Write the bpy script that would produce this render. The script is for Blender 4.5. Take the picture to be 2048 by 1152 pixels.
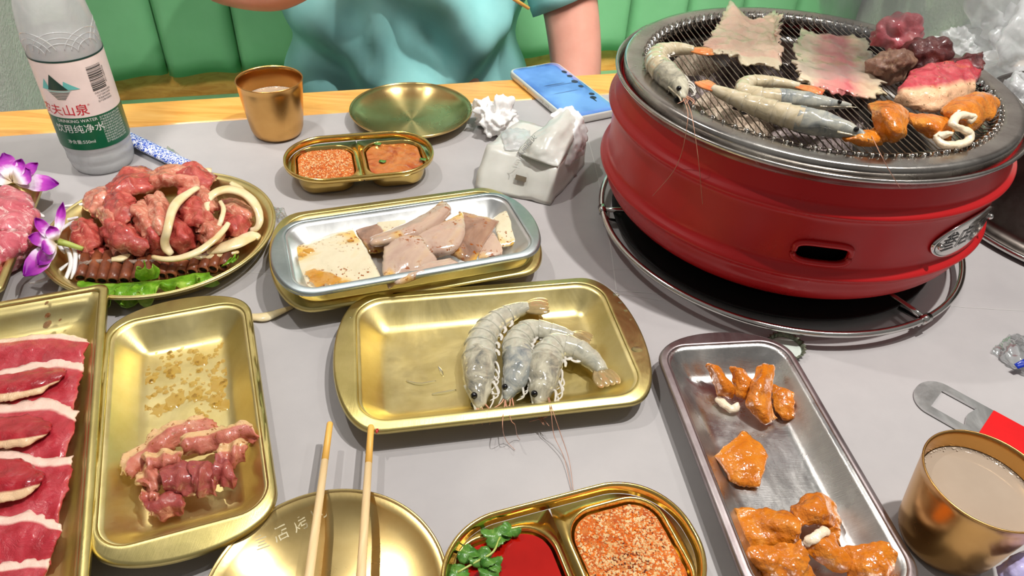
import bpy, bmesh, math, random
import numpy as np
from mathutils import Vector, Matrix, noise
random.seed(7)
SC = bpy.context.scene
COL = SC.collection
for o in list(bpy.data.objects): bpy.data.objects.remove(o)
PI = math.pi

# ------------------------------------------------------------------ camera
CAM_F, CAM_PITCH, CAM_ROLL, CAM_Z = 1453.5, math.radians(39.568), math.radians(3.431), 0.42
_F = np.array([0, math.cos(CAM_PITCH), -math.sin(CAM_PITCH)])
_R0 = np.array([1., 0, 0]); _U0 = np.cross(_R0, _F)
_R = math.cos(CAM_ROLL)*_R0 + math.sin(CAM_ROLL)*_U0
_U = -math.sin(CAM_ROLL)*_R0 + math.cos(CAM_ROLL)*_U0
cam = bpy.data.cameras.new('camera'); cam.sensor_width = 36; cam.lens = CAM_F/2048*36
cam.clip_start = 0.01
co = bpy.data.objects.new('camera', cam); COL.objects.link(co)
M = Matrix([[_R[0], _U[0], -_F[0], 0], [_R[1], _U[1], -_F[1], 0], [_R[2], _U[2], -_F[2], CAM_Z], [0, 0, 0, 1]])
co.matrix_world = M
SC.camera = co

# ------------------------------------------------------------------ light, world, exposure
SC.view_settings.view_transform = 'Standard'; SC.view_settings.look = 'None'
SC.view_settings.gamma = 1; SC.view_settings.exposure = 0.0
SC.view_settings.use_curve_mapping = False
w = bpy.data.worlds.new('world'); SC.world = w; w.use_nodes = True
_nt = w.node_tree; _bg = _nt.nodes['Background']                     # a dim room: pale lit ceiling overhead, darker towards the floor
_tc = _nt.nodes.new('ShaderNodeTexCoord'); _sp = _nt.nodes.new('ShaderNodeSeparateXYZ'); _nt.links.new(_tc.outputs['Generated'], _sp.inputs[0])
_r = _nt.nodes.new('ShaderNodeValToRGB'); _nt.links.new(_sp.outputs[2], _r.inputs[0])
_e = _r.color_ramp.elements; _e[0].position = 0; _e[0].color = (.15, .14, .13, 1); _e[1].position = .75; _e[1].color = (.55, .53, .50, 1)
_m = _e.new(.3); _m.color = (.48, .46, .43, 1)
_nt.links.new(_r.outputs[0], _bg.inputs[0]); _bg.inputs[1].default_value = 0.42
def area(name, loc, power, size, color=(1, .97, .92), target=(0.05, .55, 0), shape='DISK', sy=None, spread=None):
    l = bpy.data.lights.new(name, 'AREA'); l.energy = power; l.shape = shape; l.size = size
    if sy: l.size_y = sy
    if spread: l.spread = spread
    l.color = color
    o = bpy.data.objects.new(name, l); COL.objects.link(o); o.location = loc
    d = Vector(target)-Vector(loc); o.rotation_euler = d.to_track_quat('-Z', 'Y').to_euler()
    return o
area('downlight', (0.55, 0.48, 1.55), 21.5, .04, target=(.36, .5, 0))
area('downlight', (0.32, 0.60, 1.65), 6, .04, target=(.2, .55, 0))
area('downlight', (0.98, 0.45, 1.50), 2.5, .04, target=(.3, .5, 0))
area('downlight', (-0.60, 0.80, 1.50), 6.5, .04, target=(-.4, .6, 0))
area('added_fill', (0.30, 0.05, 1.50), 2.7, .4, target=(.12, 1.50, .16), spread=math.radians(38))  # added front fill, brightens the upright bench back and the diner
area('added_fill', (-0.45, -0.05, 1.30), 0.75, .3, target=(-.50, .86, .12), spread=math.radians(34))  # second added fill, lifts the bottle, its label and the left wall

# ------------------------------------------------------------------ projections used to lay things out on the table
def ray(px, py):
    return _F + ((px-1024)/CAM_F)*_R - ((py-576)/CAM_F)*_U
CP = np.array([0, 0, CAM_Z])
def at(px, py, z=0.):
    D = ray(px, py); t = (z-CAM_Z)/D[2]
    return CP + D*t
TO = np.array([-.34, .7985]); TA = math.radians(16.5)
TU = np.array([math.cos(TA), math.sin(TA)]); TV = np.array([-math.sin(TA), math.cos(TA)])
def tab(u, v, z=0.):
    p = TO + u*TU + v*TV
    return np.array([p[0], p[1], z])
def atv(px, py, v):
    D = ray(px, py); t = (v + TO@TV)/(D[:2]@TV)
    return CP + D*t
GC = np.array([.261, .6396])
def at_cyl(px, py, R):                       # where the sight line meets a cylinder round the grill
    D = ray(px, py); a = D[0]**2+D[1]**2; b = -2*(D[0]*GC[0]+D[1]*GC[1]); c = GC@GC-R*R
    t = (-b-math.sqrt(max(0, b*b-4*a*c)))/(2*a)
    return CP + D*t

# ------------------------------------------------------------------ object helpers
ORG = {}
def clean(o, label, cat, group, kind):
    if label: o['label'] = label
    if cat: o['category'] = cat
    if group: o['group'] = group
    if kind: o['kind'] = kind
def thing(name, label, cat, loc, group=None, kind=None):
    o = bpy.data.objects.new(name, None); COL.objects.link(o)
    o.empty_display_size = .02
    o.location = tuple(float(x) for x in loc); ORG[o.name] = np.array(loc, float)
    clean(o, label, cat, group, kind)
    return o
def mk(name, V, F, mat, parent=None, smooth=True, uv=None, label=None, cat=None, group=None, kind=None, mods=None, org=None):
    V = np.asarray(V, float).reshape(-1, 3)
    if parent is not None: org = ORG[parent.name]
    elif org is None: org = np.array([V[:, 0].mean(), V[:, 1].mean(), V[:, 2].min()])
    me = bpy.data.meshes.new(name)
    me.from_pydata((V-org).tolist(), [], [tuple(int(i) for i in f) for f in F])
    if uv is not None:
        ul = me.uv_layers.new(name='uv'); li = np.zeros(len(me.loops), int); me.loops.foreach_get('vertex_index', li)
        ul.data.foreach_set('uv', np.asarray(uv, np.float32)[li].ravel())
    if smooth: me.polygons.foreach_set('use_smooth', [True]*len(me.polygons))
    if mat is not None: me.materials.append(mat)
    me.update()
    o = bpy.data.objects.new(name, me); COL.objects.link(o)
    ORG[o.name] = org
    if parent is not None: o.parent = parent
    else: o.location = tuple(float(x) for x in org)
    clean(o, label, cat, group, kind)
    for m in (mods or []):
        if m[0] == 'solid':
            s = o.modifiers.new('thickness', 'SOLIDIFY'); s.thickness = m[1]; s.offset = m[2] if len(m) > 2 else -1
        if m[0] == 'bevel':
            s = o.modifiers.new('bevel', 'BEVEL'); s.width = m[1]; s.segments = m[2]; s.limit_method = 'ANGLE'
        if m[0] == 'sub':
            s = o.modifiers.new('subsurf', 'SUBSURF'); s.levels = s.render_levels = m[1]
    return o
class MB:
    def __init__(s): s.V = []; s.F = []; s.UV = []
    def add(s, V, F, uv=None):
        n = len(s.V); s.V += [list(v) for v in V]; s.F += [[i+n for i in f] for f in F]
        s.UV += [list(x) for x in uv] if uv is not None else [[0, 0]]*len(V)
    def build(s, name, mat, parent=None, **k):
        return mk(name, np.array(s.V), s.F, mat, parent, uv=np.array(s.UV), **k)
def fix(V, F):
    return V, F
def loft(loops, cap0=False, cap1=False, closed=True):
    n = len(loops[0]); V = np.concatenate([np.asarray(l, float) for l in loops]); F = []
    for i in range(len(loops)-1):
        for j in range(n if closed else n-1):
            k = (j+1) % n
            F.append([i*n+j, i*n+k, (i+1)*n+k, (i+1)*n+j])
    if cap0: F.append(list(range(n))[::-1])
    if cap1: F.append([(len(loops)-1)*n+j for j in range(n)])
    return V, F
def lathe(prof, c, n=96, cap0=False, cap1=False):
    a = np.linspace(0, 2*PI, n, endpoint=False); L = []
    for r, z in prof: L.append(np.c_[c[0]+r*np.cos(a), c[1]+r*np.sin(a), np.full(n, (c[2] if len(c) > 2 else 0)+z)])
    return loft(L, cap0, cap1)
def crom(P, n):                               # Catmull-Rom through the points, n samples
    P = np.asarray(P, float)
    if len(P) == 1: return np.repeat(P, n, 0)
    Q = np.vstack([2*P[0]-P[1], P, 2*P[-1]-P[-2]])
    t = np.linspace(0, len(P)-1-1e-9, n); i = t.astype(int); f = (t-i)[:, None]
    p0, p1, p2, p3 = Q[i], Q[i+1], Q[i+2], Q[i+3]
    return .5*(2*p1+(p2-p0)*f+(2*p0-5*p1+4*p2-p3)*f**2+(3*p1-p0-3*p2+p3)*f**3)
def frames(P, up=(0, 0, 1)):
    T = np.gradient(P, axis=0); T /= np.linalg.norm(T, axis=1)[:, None]+1e-12
    up = np.array(up, float); S = np.cross(T, up); l = np.linalg.norm(S, axis=1)[:, None]
    S = np.where(l < 1e-3, np.array([1., 0, 0]), S/(l+1e-12)); N = np.cross(S, T)
    return T, S, N
def tube(P, R, n=8, flat=1., up=(0, 0, 1), caps=True, squash=None):
    """P points, R radius (scalar or list); flat scales the radius along the frame normal"""
    P = np.asarray(P, float); m = len(P); R = np.full(m, R) if np.isscalar(R) else np.asarray(R, float)
    T, S, N = frames(P, up); a = np.linspace(0, 2*PI, n, endpoint=False)
    L = [P[i]+R[i]*(np.cos(a)[:, None]*S[i]+np.sin(a)[:, None]*N[i]*flat) for i in range(m)]
    V, F = loft(L, caps, caps)
    uv = np.array([[i/(m-1), j/n] for i in range(m) for j in range(n)])
    return V, F, uv
def nz(p, s=1., o=0.):
    return noise.noise(Vector((p[0]*s+o, p[1]*s+o*1.7, p[2]*s-o)))
def nzv(V, s, o=0.):
    return np.array([nz(p, s, o) for p in V])
def sheet_mesh(G, thick=.002, nu=28, nv=16, amp=.0015, freq=90, seed=0, ragged=0., zmin=None, folds=None, round_=.5):
    """G: rows x cols of 3D points; a slab of soft material following them"""
    G = np.asarray(G, float)
    A = np.stack([crom(G[i], nu) for i in range(len(G))]); B = np.stack([crom(A[:, j], nv) for j in range(nu)], 1)   # nv x nu x 3
    gu = np.gradient(B, axis=1); gv = np.gradient(B, axis=0)
    if ragged:
        for i in range(nv):
            for j in range(nu):
                e = max(abs(2*i/(nv-1)-1), abs(2*j/(nu-1)-1))**6
                if e > .05:
                    cx = B[nv//2, nu//2]; d = B[i, j]-cx; d /= np.linalg.norm(d)+1e-9
                    B[i, j] += d*ragged*e*(nz(B[i, j], 160, seed)+.5*nz(B[i, j], 420, seed+3))
    N = np.cross(gu.reshape(-1, 3), gv.reshape(-1, 3)); N /= np.linalg.norm(N, axis=1)[:, None]+1e-12
    if N[:, 2].mean() < 0: N = -N
    P = B.reshape(-1, 3)
    d = nzv(P, freq, seed)*amp + nzv(P, freq*2.7, seed+5)*amp*.4
    if folds is not None:
        fa, ff, fu, fv = folds      # amplitude, count, direction in uv
        uu = np.tile(np.linspace(0, 1, nu), nv); vv = np.repeat(np.linspace(0, 1, nv), nu)
        d = d + fa*np.sin(2*PI*ff*(uu*fu+vv*fv)+3*nzv(P, freq*.4, seed+9))
    P = P + N*d[:, None]
    uu = np.tile(np.linspace(0, 1, nu), nv); vv = np.repeat(np.linspace(0, 1, nv), nu)
    e = np.minimum(np.minimum(uu, 1-uu)*nu, np.minimum(vv, 1-vv)*nv)
    e = np.clip(e/2.2, 0.12, 1)**round_
    top = P + N*(thick*.5*e)[:, None]; bot = P - N*(thick*.5*e)[:, None]
    V = np.concatenate([top, bot])
    if zmin is not None: V[:, 2] = np.maximum(V[:, 2], zmin)
    F = []; K = nu*nv
    for i in range(nv-1):
        for j in range(nu-1):
            a = i*nu+j; F.append([a, a+1, a+nu+1, a+nu]); F.append([K+a, K+a+nu, K+a+nu+1, K+a+1])
    for j in range(nu-1):
        F.append([j, K+j, K+j+1, j+1]); a = (nv-1)*nu+j; F.append([a, a+1, K+a+1, K+a])
    for i in range(nv-1):
        a = i*nu; F.append([a, a+nu, K+a+nu, K+a]); a = i*nu+nu-1; F.append([a, K+a, K+a+nu, a+nu])
    UV = np.concatenate([np.c_[uu, vv]]*2)
    return V, F, UV
def PX(rows, dz=0.):
    return [[at(p[0], p[1], p[2]+dz) for p in r] for r in rows]
def sheet(name, rows, mat, parent=None, world=False, label=None, cat=None, group=None, **k):
    V, F, UV = sheet_mesh(rows if world else PX(rows), **k)
    return mk(name, V, F, mat, parent, uv=UV, label=label, cat=cat, group=group)
def strip_rows(path, widths, curl=0., n=9, roll=0.):
    P = crom(np.array(path, float), n); W = np.interp(np.linspace(0, 1, n), np.linspace(0, 1, len(widths)), widths)
    T = np.gradient(P[:, :2], axis=0); T /= np.linalg.norm(T, axis=1)[:, None]+1e-9
    S = np.c_[-T[:, 1], T[:, 0]]
    rows = []
    for k in (-1, -.5, 0, .5, 1):
        r = []
        for i in range(n):
            q = P[i, :2]+S[i]*W[i]*.5*k
            r.append((q[0], q[1], P[i, 2]-curl*k*k+roll*k))
        rows.append(r)
    return rows
def strip(name, path, widths, mat, parent=None, curl=0., roll=0., label=None, cat=None, group=None, **k):
    return sheet(name, strip_rows(path, widths, curl, roll=roll), mat, parent, label=label, cat=cat, group=group, **k)
def blob_mesh(c, r, seed=0, amp=.25, freq=40, sub=4, flat=1., zmin=None, sc=(1, 1, 1), rot=0.):
    bm = bmesh.new(); bmesh.ops.create_icosphere(bm, subdivisions=sub, radius=1)
    V = np.array([v.co[:] for v in bm.verts]); F = [[v.index for v in f.verts] for f in bm.faces]; bm.free()
    c = np.array(c, float); P = V*np.array(sc)*r
    ca, sa = math.cos(rot), math.sin(rot); P = np.c_[P[:, 0]*ca-P[:, 1]*sa, P[:, 0]*sa+P[:, 1]*ca, P[:, 2]]
    d = nzv(P+c, freq, seed)+.5*nzv(P+c, freq*2.3, seed+3)+.25*nzv(P+c, freq*5, seed+7)
    P = P + V*(d*amp*r)[:, None] + c
    if zmin is not None: P[:, 2] = np.maximum(P[:, 2], zmin)
    return P, F
def boxmesh(c, s, ang=0.):
    x, y, z = s[0]/2, s[1]/2, s[2]/2
    V = np.array([[a, b, d] for a in (-x, x) for b in (-y, y) for d in (-z, z)])
    ca, sa = math.cos(ang), math.sin(ang)
    V = np.c_[V[:, 0]*ca-V[:, 1]*sa, V[:, 0]*sa+V[:, 1]*ca, V[:, 2]]+np.array(c, float)
    return V, [[0, 1, 3, 2], [4, 6, 7, 5], [0, 4, 5, 1], [2, 3, 7, 6], [0, 2, 6, 4], [1, 5, 7, 3]]
def text_mesh(s, size, extrude=0., align='CENTER'):
    cu = bpy.data.curves.new('lettering', 'FONT'); cu.body = s; cu.size = size; cu.align_x = align; cu.align_y = 'CENTER'
    cu.resolution_u = 3; cu.extrude = extrude
    o = bpy.data.objects.new('lettering', cu); COL.objects.link(o)
    me = bpy.data.meshes.new_from_object(o.evaluated_get(bpy.context.evaluated_depsgraph_get()))
    V = np.array([v.co[:] for v in me.vertices]).reshape(-1, 3); F = [list(p.vertices) for p in me.polygons]
    bpy.data.objects.remove(o); bpy.data.curves.remove(cu); bpy.data.meshes.remove(me)
    return V, F
def slice_mesh(V, F, step, axis=0):           # cut a flat mesh into narrow columns so that it can be bent
    bm = bmesh.new(); vs = [bm.verts.new(v) for v in V]
    for f in F:
        try: bm.faces.new([vs[i] for i in f])
        except ValueError: pass
    lo, hi = V[:, axis].min(), V[:, axis].max(); x = lo+step
    nrm = [0, 0, 0]; nrm[axis] = 1
    while x < hi:
        p = [0, 0, 0]; p[axis] = x
        bmesh.ops.bisect_plane(bm, geom=bm.verts[:]+bm.edges[:]+bm.faces[:], plane_co=p, plane_no=nrm); x += step
    bm.verts.index_update(); V = np.array([v.co[:] for v in bm.verts]); F = [[v.index for v in f.verts] for f in bm.faces]
    bm.free(); return V, F

# ------------------------------------------------------------------ materials
def lin(c):
    c = np.array(c, float)/255
    return tuple(np.where(c <= .04045, c/12.92, ((c+.055)/1.055)**2.4).tolist())+(1,)
def base_mat(name, rough=.5, metal=0., coat=0., sss=0., sssr=(.01, .005, .003), spec=.5, trans=0., ior=1.45, aniso=0., alpha=1.):
    m = bpy.data.materials.new(name); m.use_nodes = True; nt = m.node_tree; b = nt.nodes['Principled BSDF']
    b.inputs['Roughness'].default_value = rough; b.inputs['Metallic'].default_value = metal
    b.inputs['Coat Weight'].default_value = coat; b.inputs['Coat Roughness'].default_value = .06
    b.inputs['Subsurface Weight'].default_value = sss; b.inputs['Subsurface Radius'].default_value = sssr
    b.inputs['Subsurface Scale'].default_value = 1.
    b.inputs['Specular IOR Level'].default_value = spec; b.inputs['Transmission Weight'].default_value = trans
    b.inputs['IOR'].default_value = ior; b.inputs['Anisotropic'].default_value = aniso; b.inputs['Alpha'].default_value = alpha
    return m, nt, b
def nd(nt, t, **k):
    n = nt.nodes.new(t)
    for a, v in k.items():
        if a in n.inputs.keys(): n.inputs[a].default_value = v
        else: setattr(n, a, v)
    return n
def ramp(nt, fac, stops):
    r = nt.nodes.new('ShaderNodeValToRGB'); e = r.color_ramp.elements
    while len(e) < len(stops): e.new(.5)
    for i, (p, c) in enumerate(stops): e[i].position = p; e[i].color = c
    nt.links.new(fac, r.inputs[0]); return r.outputs[0]
def mixc(nt, f, a, b, mode='MIX'):
    n = nt.nodes.new('ShaderNodeMix'); n.data_type = 'RGBA'; n.blend_type = mode
    for i, x in ((0, f), (6, a), (7, b)):
        if isinstance(x, (int, float, tuple, list)): n.inputs[i].default_value = x
        else: nt.links.new(x, n.inputs[i])
    return n.outputs[2]
def mathn(nt, op, a, b=0., c=None):
    n = nt.nodes.new('ShaderNodeMath'); n.operation = op
    for i, x in ((0, a), (1, b), (2, c)):
        if x is None: continue
        if isinstance(x, (int, float)): n.inputs[i].default_value = x
        else: nt.links.new(x, n.inputs[i])
    return n.outputs[0]
def noi(nt, scale, detail=4, rough=.55, dist=0., coord='Object', stretch=None):
    tc = nt.nodes.new('ShaderNodeTexCoord'); src = tc.outputs[coord]
    if stretch:
        mp = nt.nodes.new('ShaderNodeMapping'); mp.inputs['Scale'].default_value = stretch[:3]
        if len(stretch) > 3: mp.inputs['Rotation'].default_value = (0, 0, stretch[3])
        nt.links.new(src, mp.inputs[0]); src = mp.outputs[0]
    n = nt.nodes.new('ShaderNodeTexNoise'); n.inputs['Scale'].default_value = scale; n.inputs['Detail'].default_value = detail
    n.inputs['Roughness'].default_value = rough; n.inputs['Distortion'].default_value = dist
    nt.links.new(src, n.inputs['Vector']); return n.outputs[0]
def bump(nt, b, h, strength=.3, dist=.001):
    n = nt.nodes.new('ShaderNodeBump'); n.inputs['Strength'].default_value = strength; n.inputs['Distance'].default_value = dist
    nt.links.new(h, n.inputs['Height']); nt.links.new(n.outputs[0], b.inputs['Normal'])
def simple(name, stops, scale=60, bs=None, bstr=.3, bdist=.001, dist=0., stretch=None, detail=4, rvar=None, **k):
    """procedural material: noise through a colour ramp, optional bump"""
    m, nt, b = base_mat(name, **k)
    n = noi(nt, scale, detail, .6, dist, stretch=stretch)
    st = [(p, lin(c)) for p, c in stops] if len(stops) > 1 else [(0.3, lin(stops[0][1])), (.7, lin([x*.93 for x in stops[0][1]]))]
    nt.links.new(ramp(nt, n, st), b.inputs['Base Color'])
    if bs: bump(nt, b, noi(nt, bs, 3, .6, stretch=stretch), bstr, bdist)
    if rvar:
        r = ramp(nt, noi(nt, rvar[0], 5, .6), [(.35, (rvar[1],)*3+(1,)), (.65, (rvar[2],)*3+(1,))]); nt.links.new(r, b.inputs['Roughness'])
    return m
def metal_mat(name, c1, c2, rough=.28, stretch=(1, 40, 1), aniso=.0, radial=False, bstr=.12, scale=30, rv=(.2, .4), rot_=0.):
    m, nt, b = base_mat(name, rough=rough, metal=1., aniso=aniso)
    n = noi(nt, scale, 5, .65); nt.links.new(ramp(nt, n, [(.3, lin(c1)), (.7, lin(c2))]), b.inputs['Base Color'])
    r = ramp(nt, noi(nt, 14, 6, .7, 1.), [(.35, (rv[0],)*3+(1,)), (.68, (rv[1],)*3+(1,))]); nt.links.new(r, b.inputs['Roughness'])
    if radial:
        t = nt.nodes.new('ShaderNodeTangent'); t.direction_type = 'RADIAL'; t.axis = 'Z'; nt.links.new(t.outputs[0], b.inputs['Tangent']); b.inputs['Anisotropic Rotation'].default_value = rot_
    if bstr: bump(nt, b, noi(nt, 25, 6, .7, stretch=stretch), bstr, .0004)
    return m
MT = {}
MT['brass'] = metal_mat('brushed_brass', (222, 202, 132), (236, 220, 160), stretch=(60, 3, 3), rv=(.3, .46))
MT['brass_plate'] = metal_mat('spun_brass', (206, 178, 116), (220, 196, 136), aniso=.9, radial=True, bstr=.0, rv=(.26, .32), rot_=.25)
MT['brass_cup'] = metal_mat('copper_brass', (206, 158, 92), (220, 172, 104), aniso=.7, radial=True, bstr=.0, rv=(.22, .3))
MT['brass_dish'] = metal_mat('polished_brass', (222, 186, 104), (234, 204, 124), bstr=.0, rv=(.14, .22))
MT['steel'] = metal_mat('brushed_steel', (206, 208, 208), (226, 226, 224), stretch=(50, 3, 3), rv=(.28, .45))
MT['steel_worn'] = metal_mat('worn_steel', (178, 176, 176), (214, 212, 208), stretch=(3, 60, 3), rv=(.18, .42), bstr=.2)
MT['chrome'] = metal_mat('polished_steel', (200, 198, 194), (216, 214, 210), bstr=.0, rv=(.1, .2))
MT['grate'] = metal_mat('grill_steel', (158, 152, 148), (200, 196, 190), bstr=.08, rv=(.15, .35))
MT['darksteel'] = metal_mat('sooty_steel', (84, 78, 74), (122, 114, 108), bstr=.1, rv=(.3, .5))
MT['wire'] = metal_mat('grate_wire', (150, 140, 128), (186, 176, 164), bstr=0, rv=(.2, .3))
MT['table'] = simple('grey_stone_laminate', [(.3, (166, 162, 163)), (.7, (181, 177, 177))], 9, rough=.42, spec=.4, bs=900, bstr=.08, bdist=.0003, detail=8)
MT['vein'] = simple('pale_vein', [(0, (205, 203, 200))], 50, rough=.5)
def wood_mat():
    m, nt, b = base_mat('varnished_pine', rough=.3, coat=.25)
    n = noi(nt, 7, 5, .6, 1.2, stretch=(1, 9, 9, -TA)); n2 = noi(nt, 60, 4, .6, .3, stretch=(1, 12, 12, -TA))
    c = ramp(nt, n, [(.25, lin((206, 134, 52))), (.5, lin((236, 176, 88))), (.75, lin((246, 194, 112)))])
    c = mixc(nt, mathn(nt, 'MULTIPLY', n2, .35), c, lin((196, 128, 60)))
    nt.links.new(c, b.inputs['Base Color']); return m
MT['wood'] = wood_mat()
MT['green'] = simple('green_leatherette', [(.35, (112, 170, 122)), (.65, (120, 178, 130))], 8, rough=.42, bs=500, bstr=.12, bdist=.0006)
MT['plaster'] = simple('grey_plaster', [(.3, (204, 198, 194)), (.7, (216, 210, 206))], 30, rough=.85, bs=180, bstr=.6, bdist=.003)
MT['shirt'] = simple('teal_cotton', [(.3, (140, 204, 204)), (.7, (156, 216, 214))], 12, rough=.75, bs=700, bstr=.15, bdist=.0005, spec=.25)
MT['skin'] = simple('skin', [(.3, (206, 146, 128)), (.7, (216, 158, 140))], 25, rough=.5, sss=.15, sssr=(.012, .005, .003), bs=300, bstr=.08)
MT['hair'] = simple('black_hair', [(0, (28, 24, 22))], 60, rough=.4)
MT['red'] = simple('red_enamel', [(.3, (182, 22, 26)), (.7, (196, 28, 32))], 6, rough=.34, spec=.5, bs=12, bstr=.25, bdist=.002, rvar=(10, .24, .42))
MT['black'] = simple('black_soot_and_hollow', [(0, (14, 12, 12))], 50, rough=.8)
MT['eye'] = simple('black_eye', [(0, (16, 14, 16))], 50, rough=.15)
MT['milk'] = simple('cloudy_barley_tea', [(.3, (160, 143, 126)), (.7, (170, 153, 136))], 20, rough=.06, spec=.6)
MT['foam'] = simple('tea_foam', [(0, (224, 208, 190))], 200, rough=.3, bs=900, bstr=.6)
MT['paper'] = simple('white_tissue', [(.3, (238, 236, 234)), (.7, (246, 245, 243))], 60, rough=.8, sss=.1, bs=500, bstr=.2, bdist=.0004)
MT['packfilm'] = simple('milky_pack_film', [(.3, (204, 203, 194)), (.7, (218, 217, 210))], 25, rough=.28, coat=.3, sss=.1)
MT['white'] = simple('label_white', [(0, (243, 226, 220))], 30, rough=.35)
MT['lgreen'] = simple('label_green', [(0, (10, 92, 60))], 30, rough=.3)
MT['ldark'] = simple('label_dark_green', [(0, (24, 62, 56))], 30, rough=.3)
MT['lred'] = simple('label_red', [(0, (204, 22, 44))], 30, rough=.35)
MT['lteal'] = simple('label_teal', [(0, (108, 196, 190))], 30, rough=.35)
MT['ink'] = simple('black_ink', [(0, (40, 44, 44))], 30, rough=.4)
MT['inkwhite'] = simple('white_ink', [(0, (232, 236, 230))], 30, rough=.4)
MT['etch'] = simple('etched_letter', [(0, (206, 196, 160))], 30, rough=.6)
MT['bamboo'] = simple('pale_bamboo', [(.3, (226, 192, 140)), (.7, (240, 212, 166))], 20, rough=.5, stretch=(14, 1, 1), bs=60, bstr=.1)
MT['bamboo_tip'] = simple('golden_bamboo', [(.3, (232, 172, 76)), (.7, (240, 188, 96))], 20, rough=.45)
MT['redprint'] = simple('red_sleeve', [(0, (222, 8, 14))], 30, rough=.4)
MT['pinkprint'] = simple('pink_print', [(.45, (240, 214, 222)), (.55, (206, 50, 84))], 160, rough=.4, dist=2)
MT['screen_dark'] = simple('screen_print', [(0, (24, 32, 60))], 30, rough=.3)
MT['lavender'] = simple('lavender_film', [(.3, (180, 168, 226)), (.7, (206, 198, 240))], 120, rough=.2, bs=150, bstr=.5)
MT['bluefilm'] = simple('blue_film', [(0, (20, 50, 170))], 90, rough=.2)
MT['capgreen'] = simple('crown_cap_edge', [(.3, (80, 92, 74)), (.7, (150, 150, 130))], 300, rough=.35, metal=.6)
MT['caplin'] = simple('cap_liner', [(0, (206, 214, 206))], 60, rough=.4)
def film_mat(name, tint=(.95, .97, .97), a=.25, rough=.08, glow=.5, var=.5):
    """thin clear film: mostly see-through with sharp reflections"""
    m = bpy.data.materials.new(name); m.use_nodes = True; nt = m.node_tree; nt.nodes.clear()
    out = nd(nt, 'ShaderNodeOutputMaterial'); tr = nd(nt, 'ShaderNodeBsdfTransparent'); tr.inputs[0].default_value = tint+(1,)
    gl = nd(nt, 'ShaderNodeBsdfGlossy'); gl.inputs['Roughness'].default_value = rough
    di = nd(nt, 'ShaderNodeBsdfTranslucent'); di.inputs[0].default_value = (.97, .98, .99, 1)
    d2 = nd(nt, 'ShaderNodeBsdfDiffuse'); d2.inputs[0].default_value = (.97, .98, .99, 1)
    dm = nd(nt, 'ShaderNodeMixShader'); dm.inputs[0].default_value = .5
    nt.links.new(di.outputs[0], dm.inputs[1]); nt.links.new(d2.outputs[0], dm.inputs[2])
    m1 = nd(nt, 'ShaderNodeMixShader'); n = noi(nt, 40, 4, .6, 1.)
    nt.links.new(ramp(nt, n, [(.35, (a*(1-.8*var),)*3+(1,)), (.65, (min(1, a*(1+var)),)*3+(1,))]), m1.inputs[0])
    nt.links.new(tr.outputs[0], m1.inputs[1]); nt.links.new(dm.outputs[0], m1.inputs[2])
    fr = nd(nt, 'ShaderNodeFresnel'); fr.inputs[0].default_value = 1.5; m2 = nd(nt, 'ShaderNodeMixShader')
    nt.links.new(mathn(nt, 'MULTIPLY_ADD', fr.outputs[0], glow, .03), m2.inputs[0])
    nt.links.new(m1.outputs[0], m2.inputs[1]); nt.links.new(gl.outputs[0], m2.inputs[2]); nt.links.new(m2.outputs[0], out.inputs[0])
    return m
MT['film'] = film_mat('clear_film', a=.12)
MT['bag'] = film_mat('crinkled_plastic_bag', tint=(.99, .99, .99), a=.55, rough=.25, glow=.3, var=.2)
MT['pet'] = film_mat('fogged_bottle_plastic', tint=(.98, .99, .99), a=.5, rough=.08, glow=.6, var=.08)
MT['water'] = film_mat('bottle_water', tint=(.95, .97, .98), a=.85, rough=.03, glow=.7, var=.05)

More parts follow.
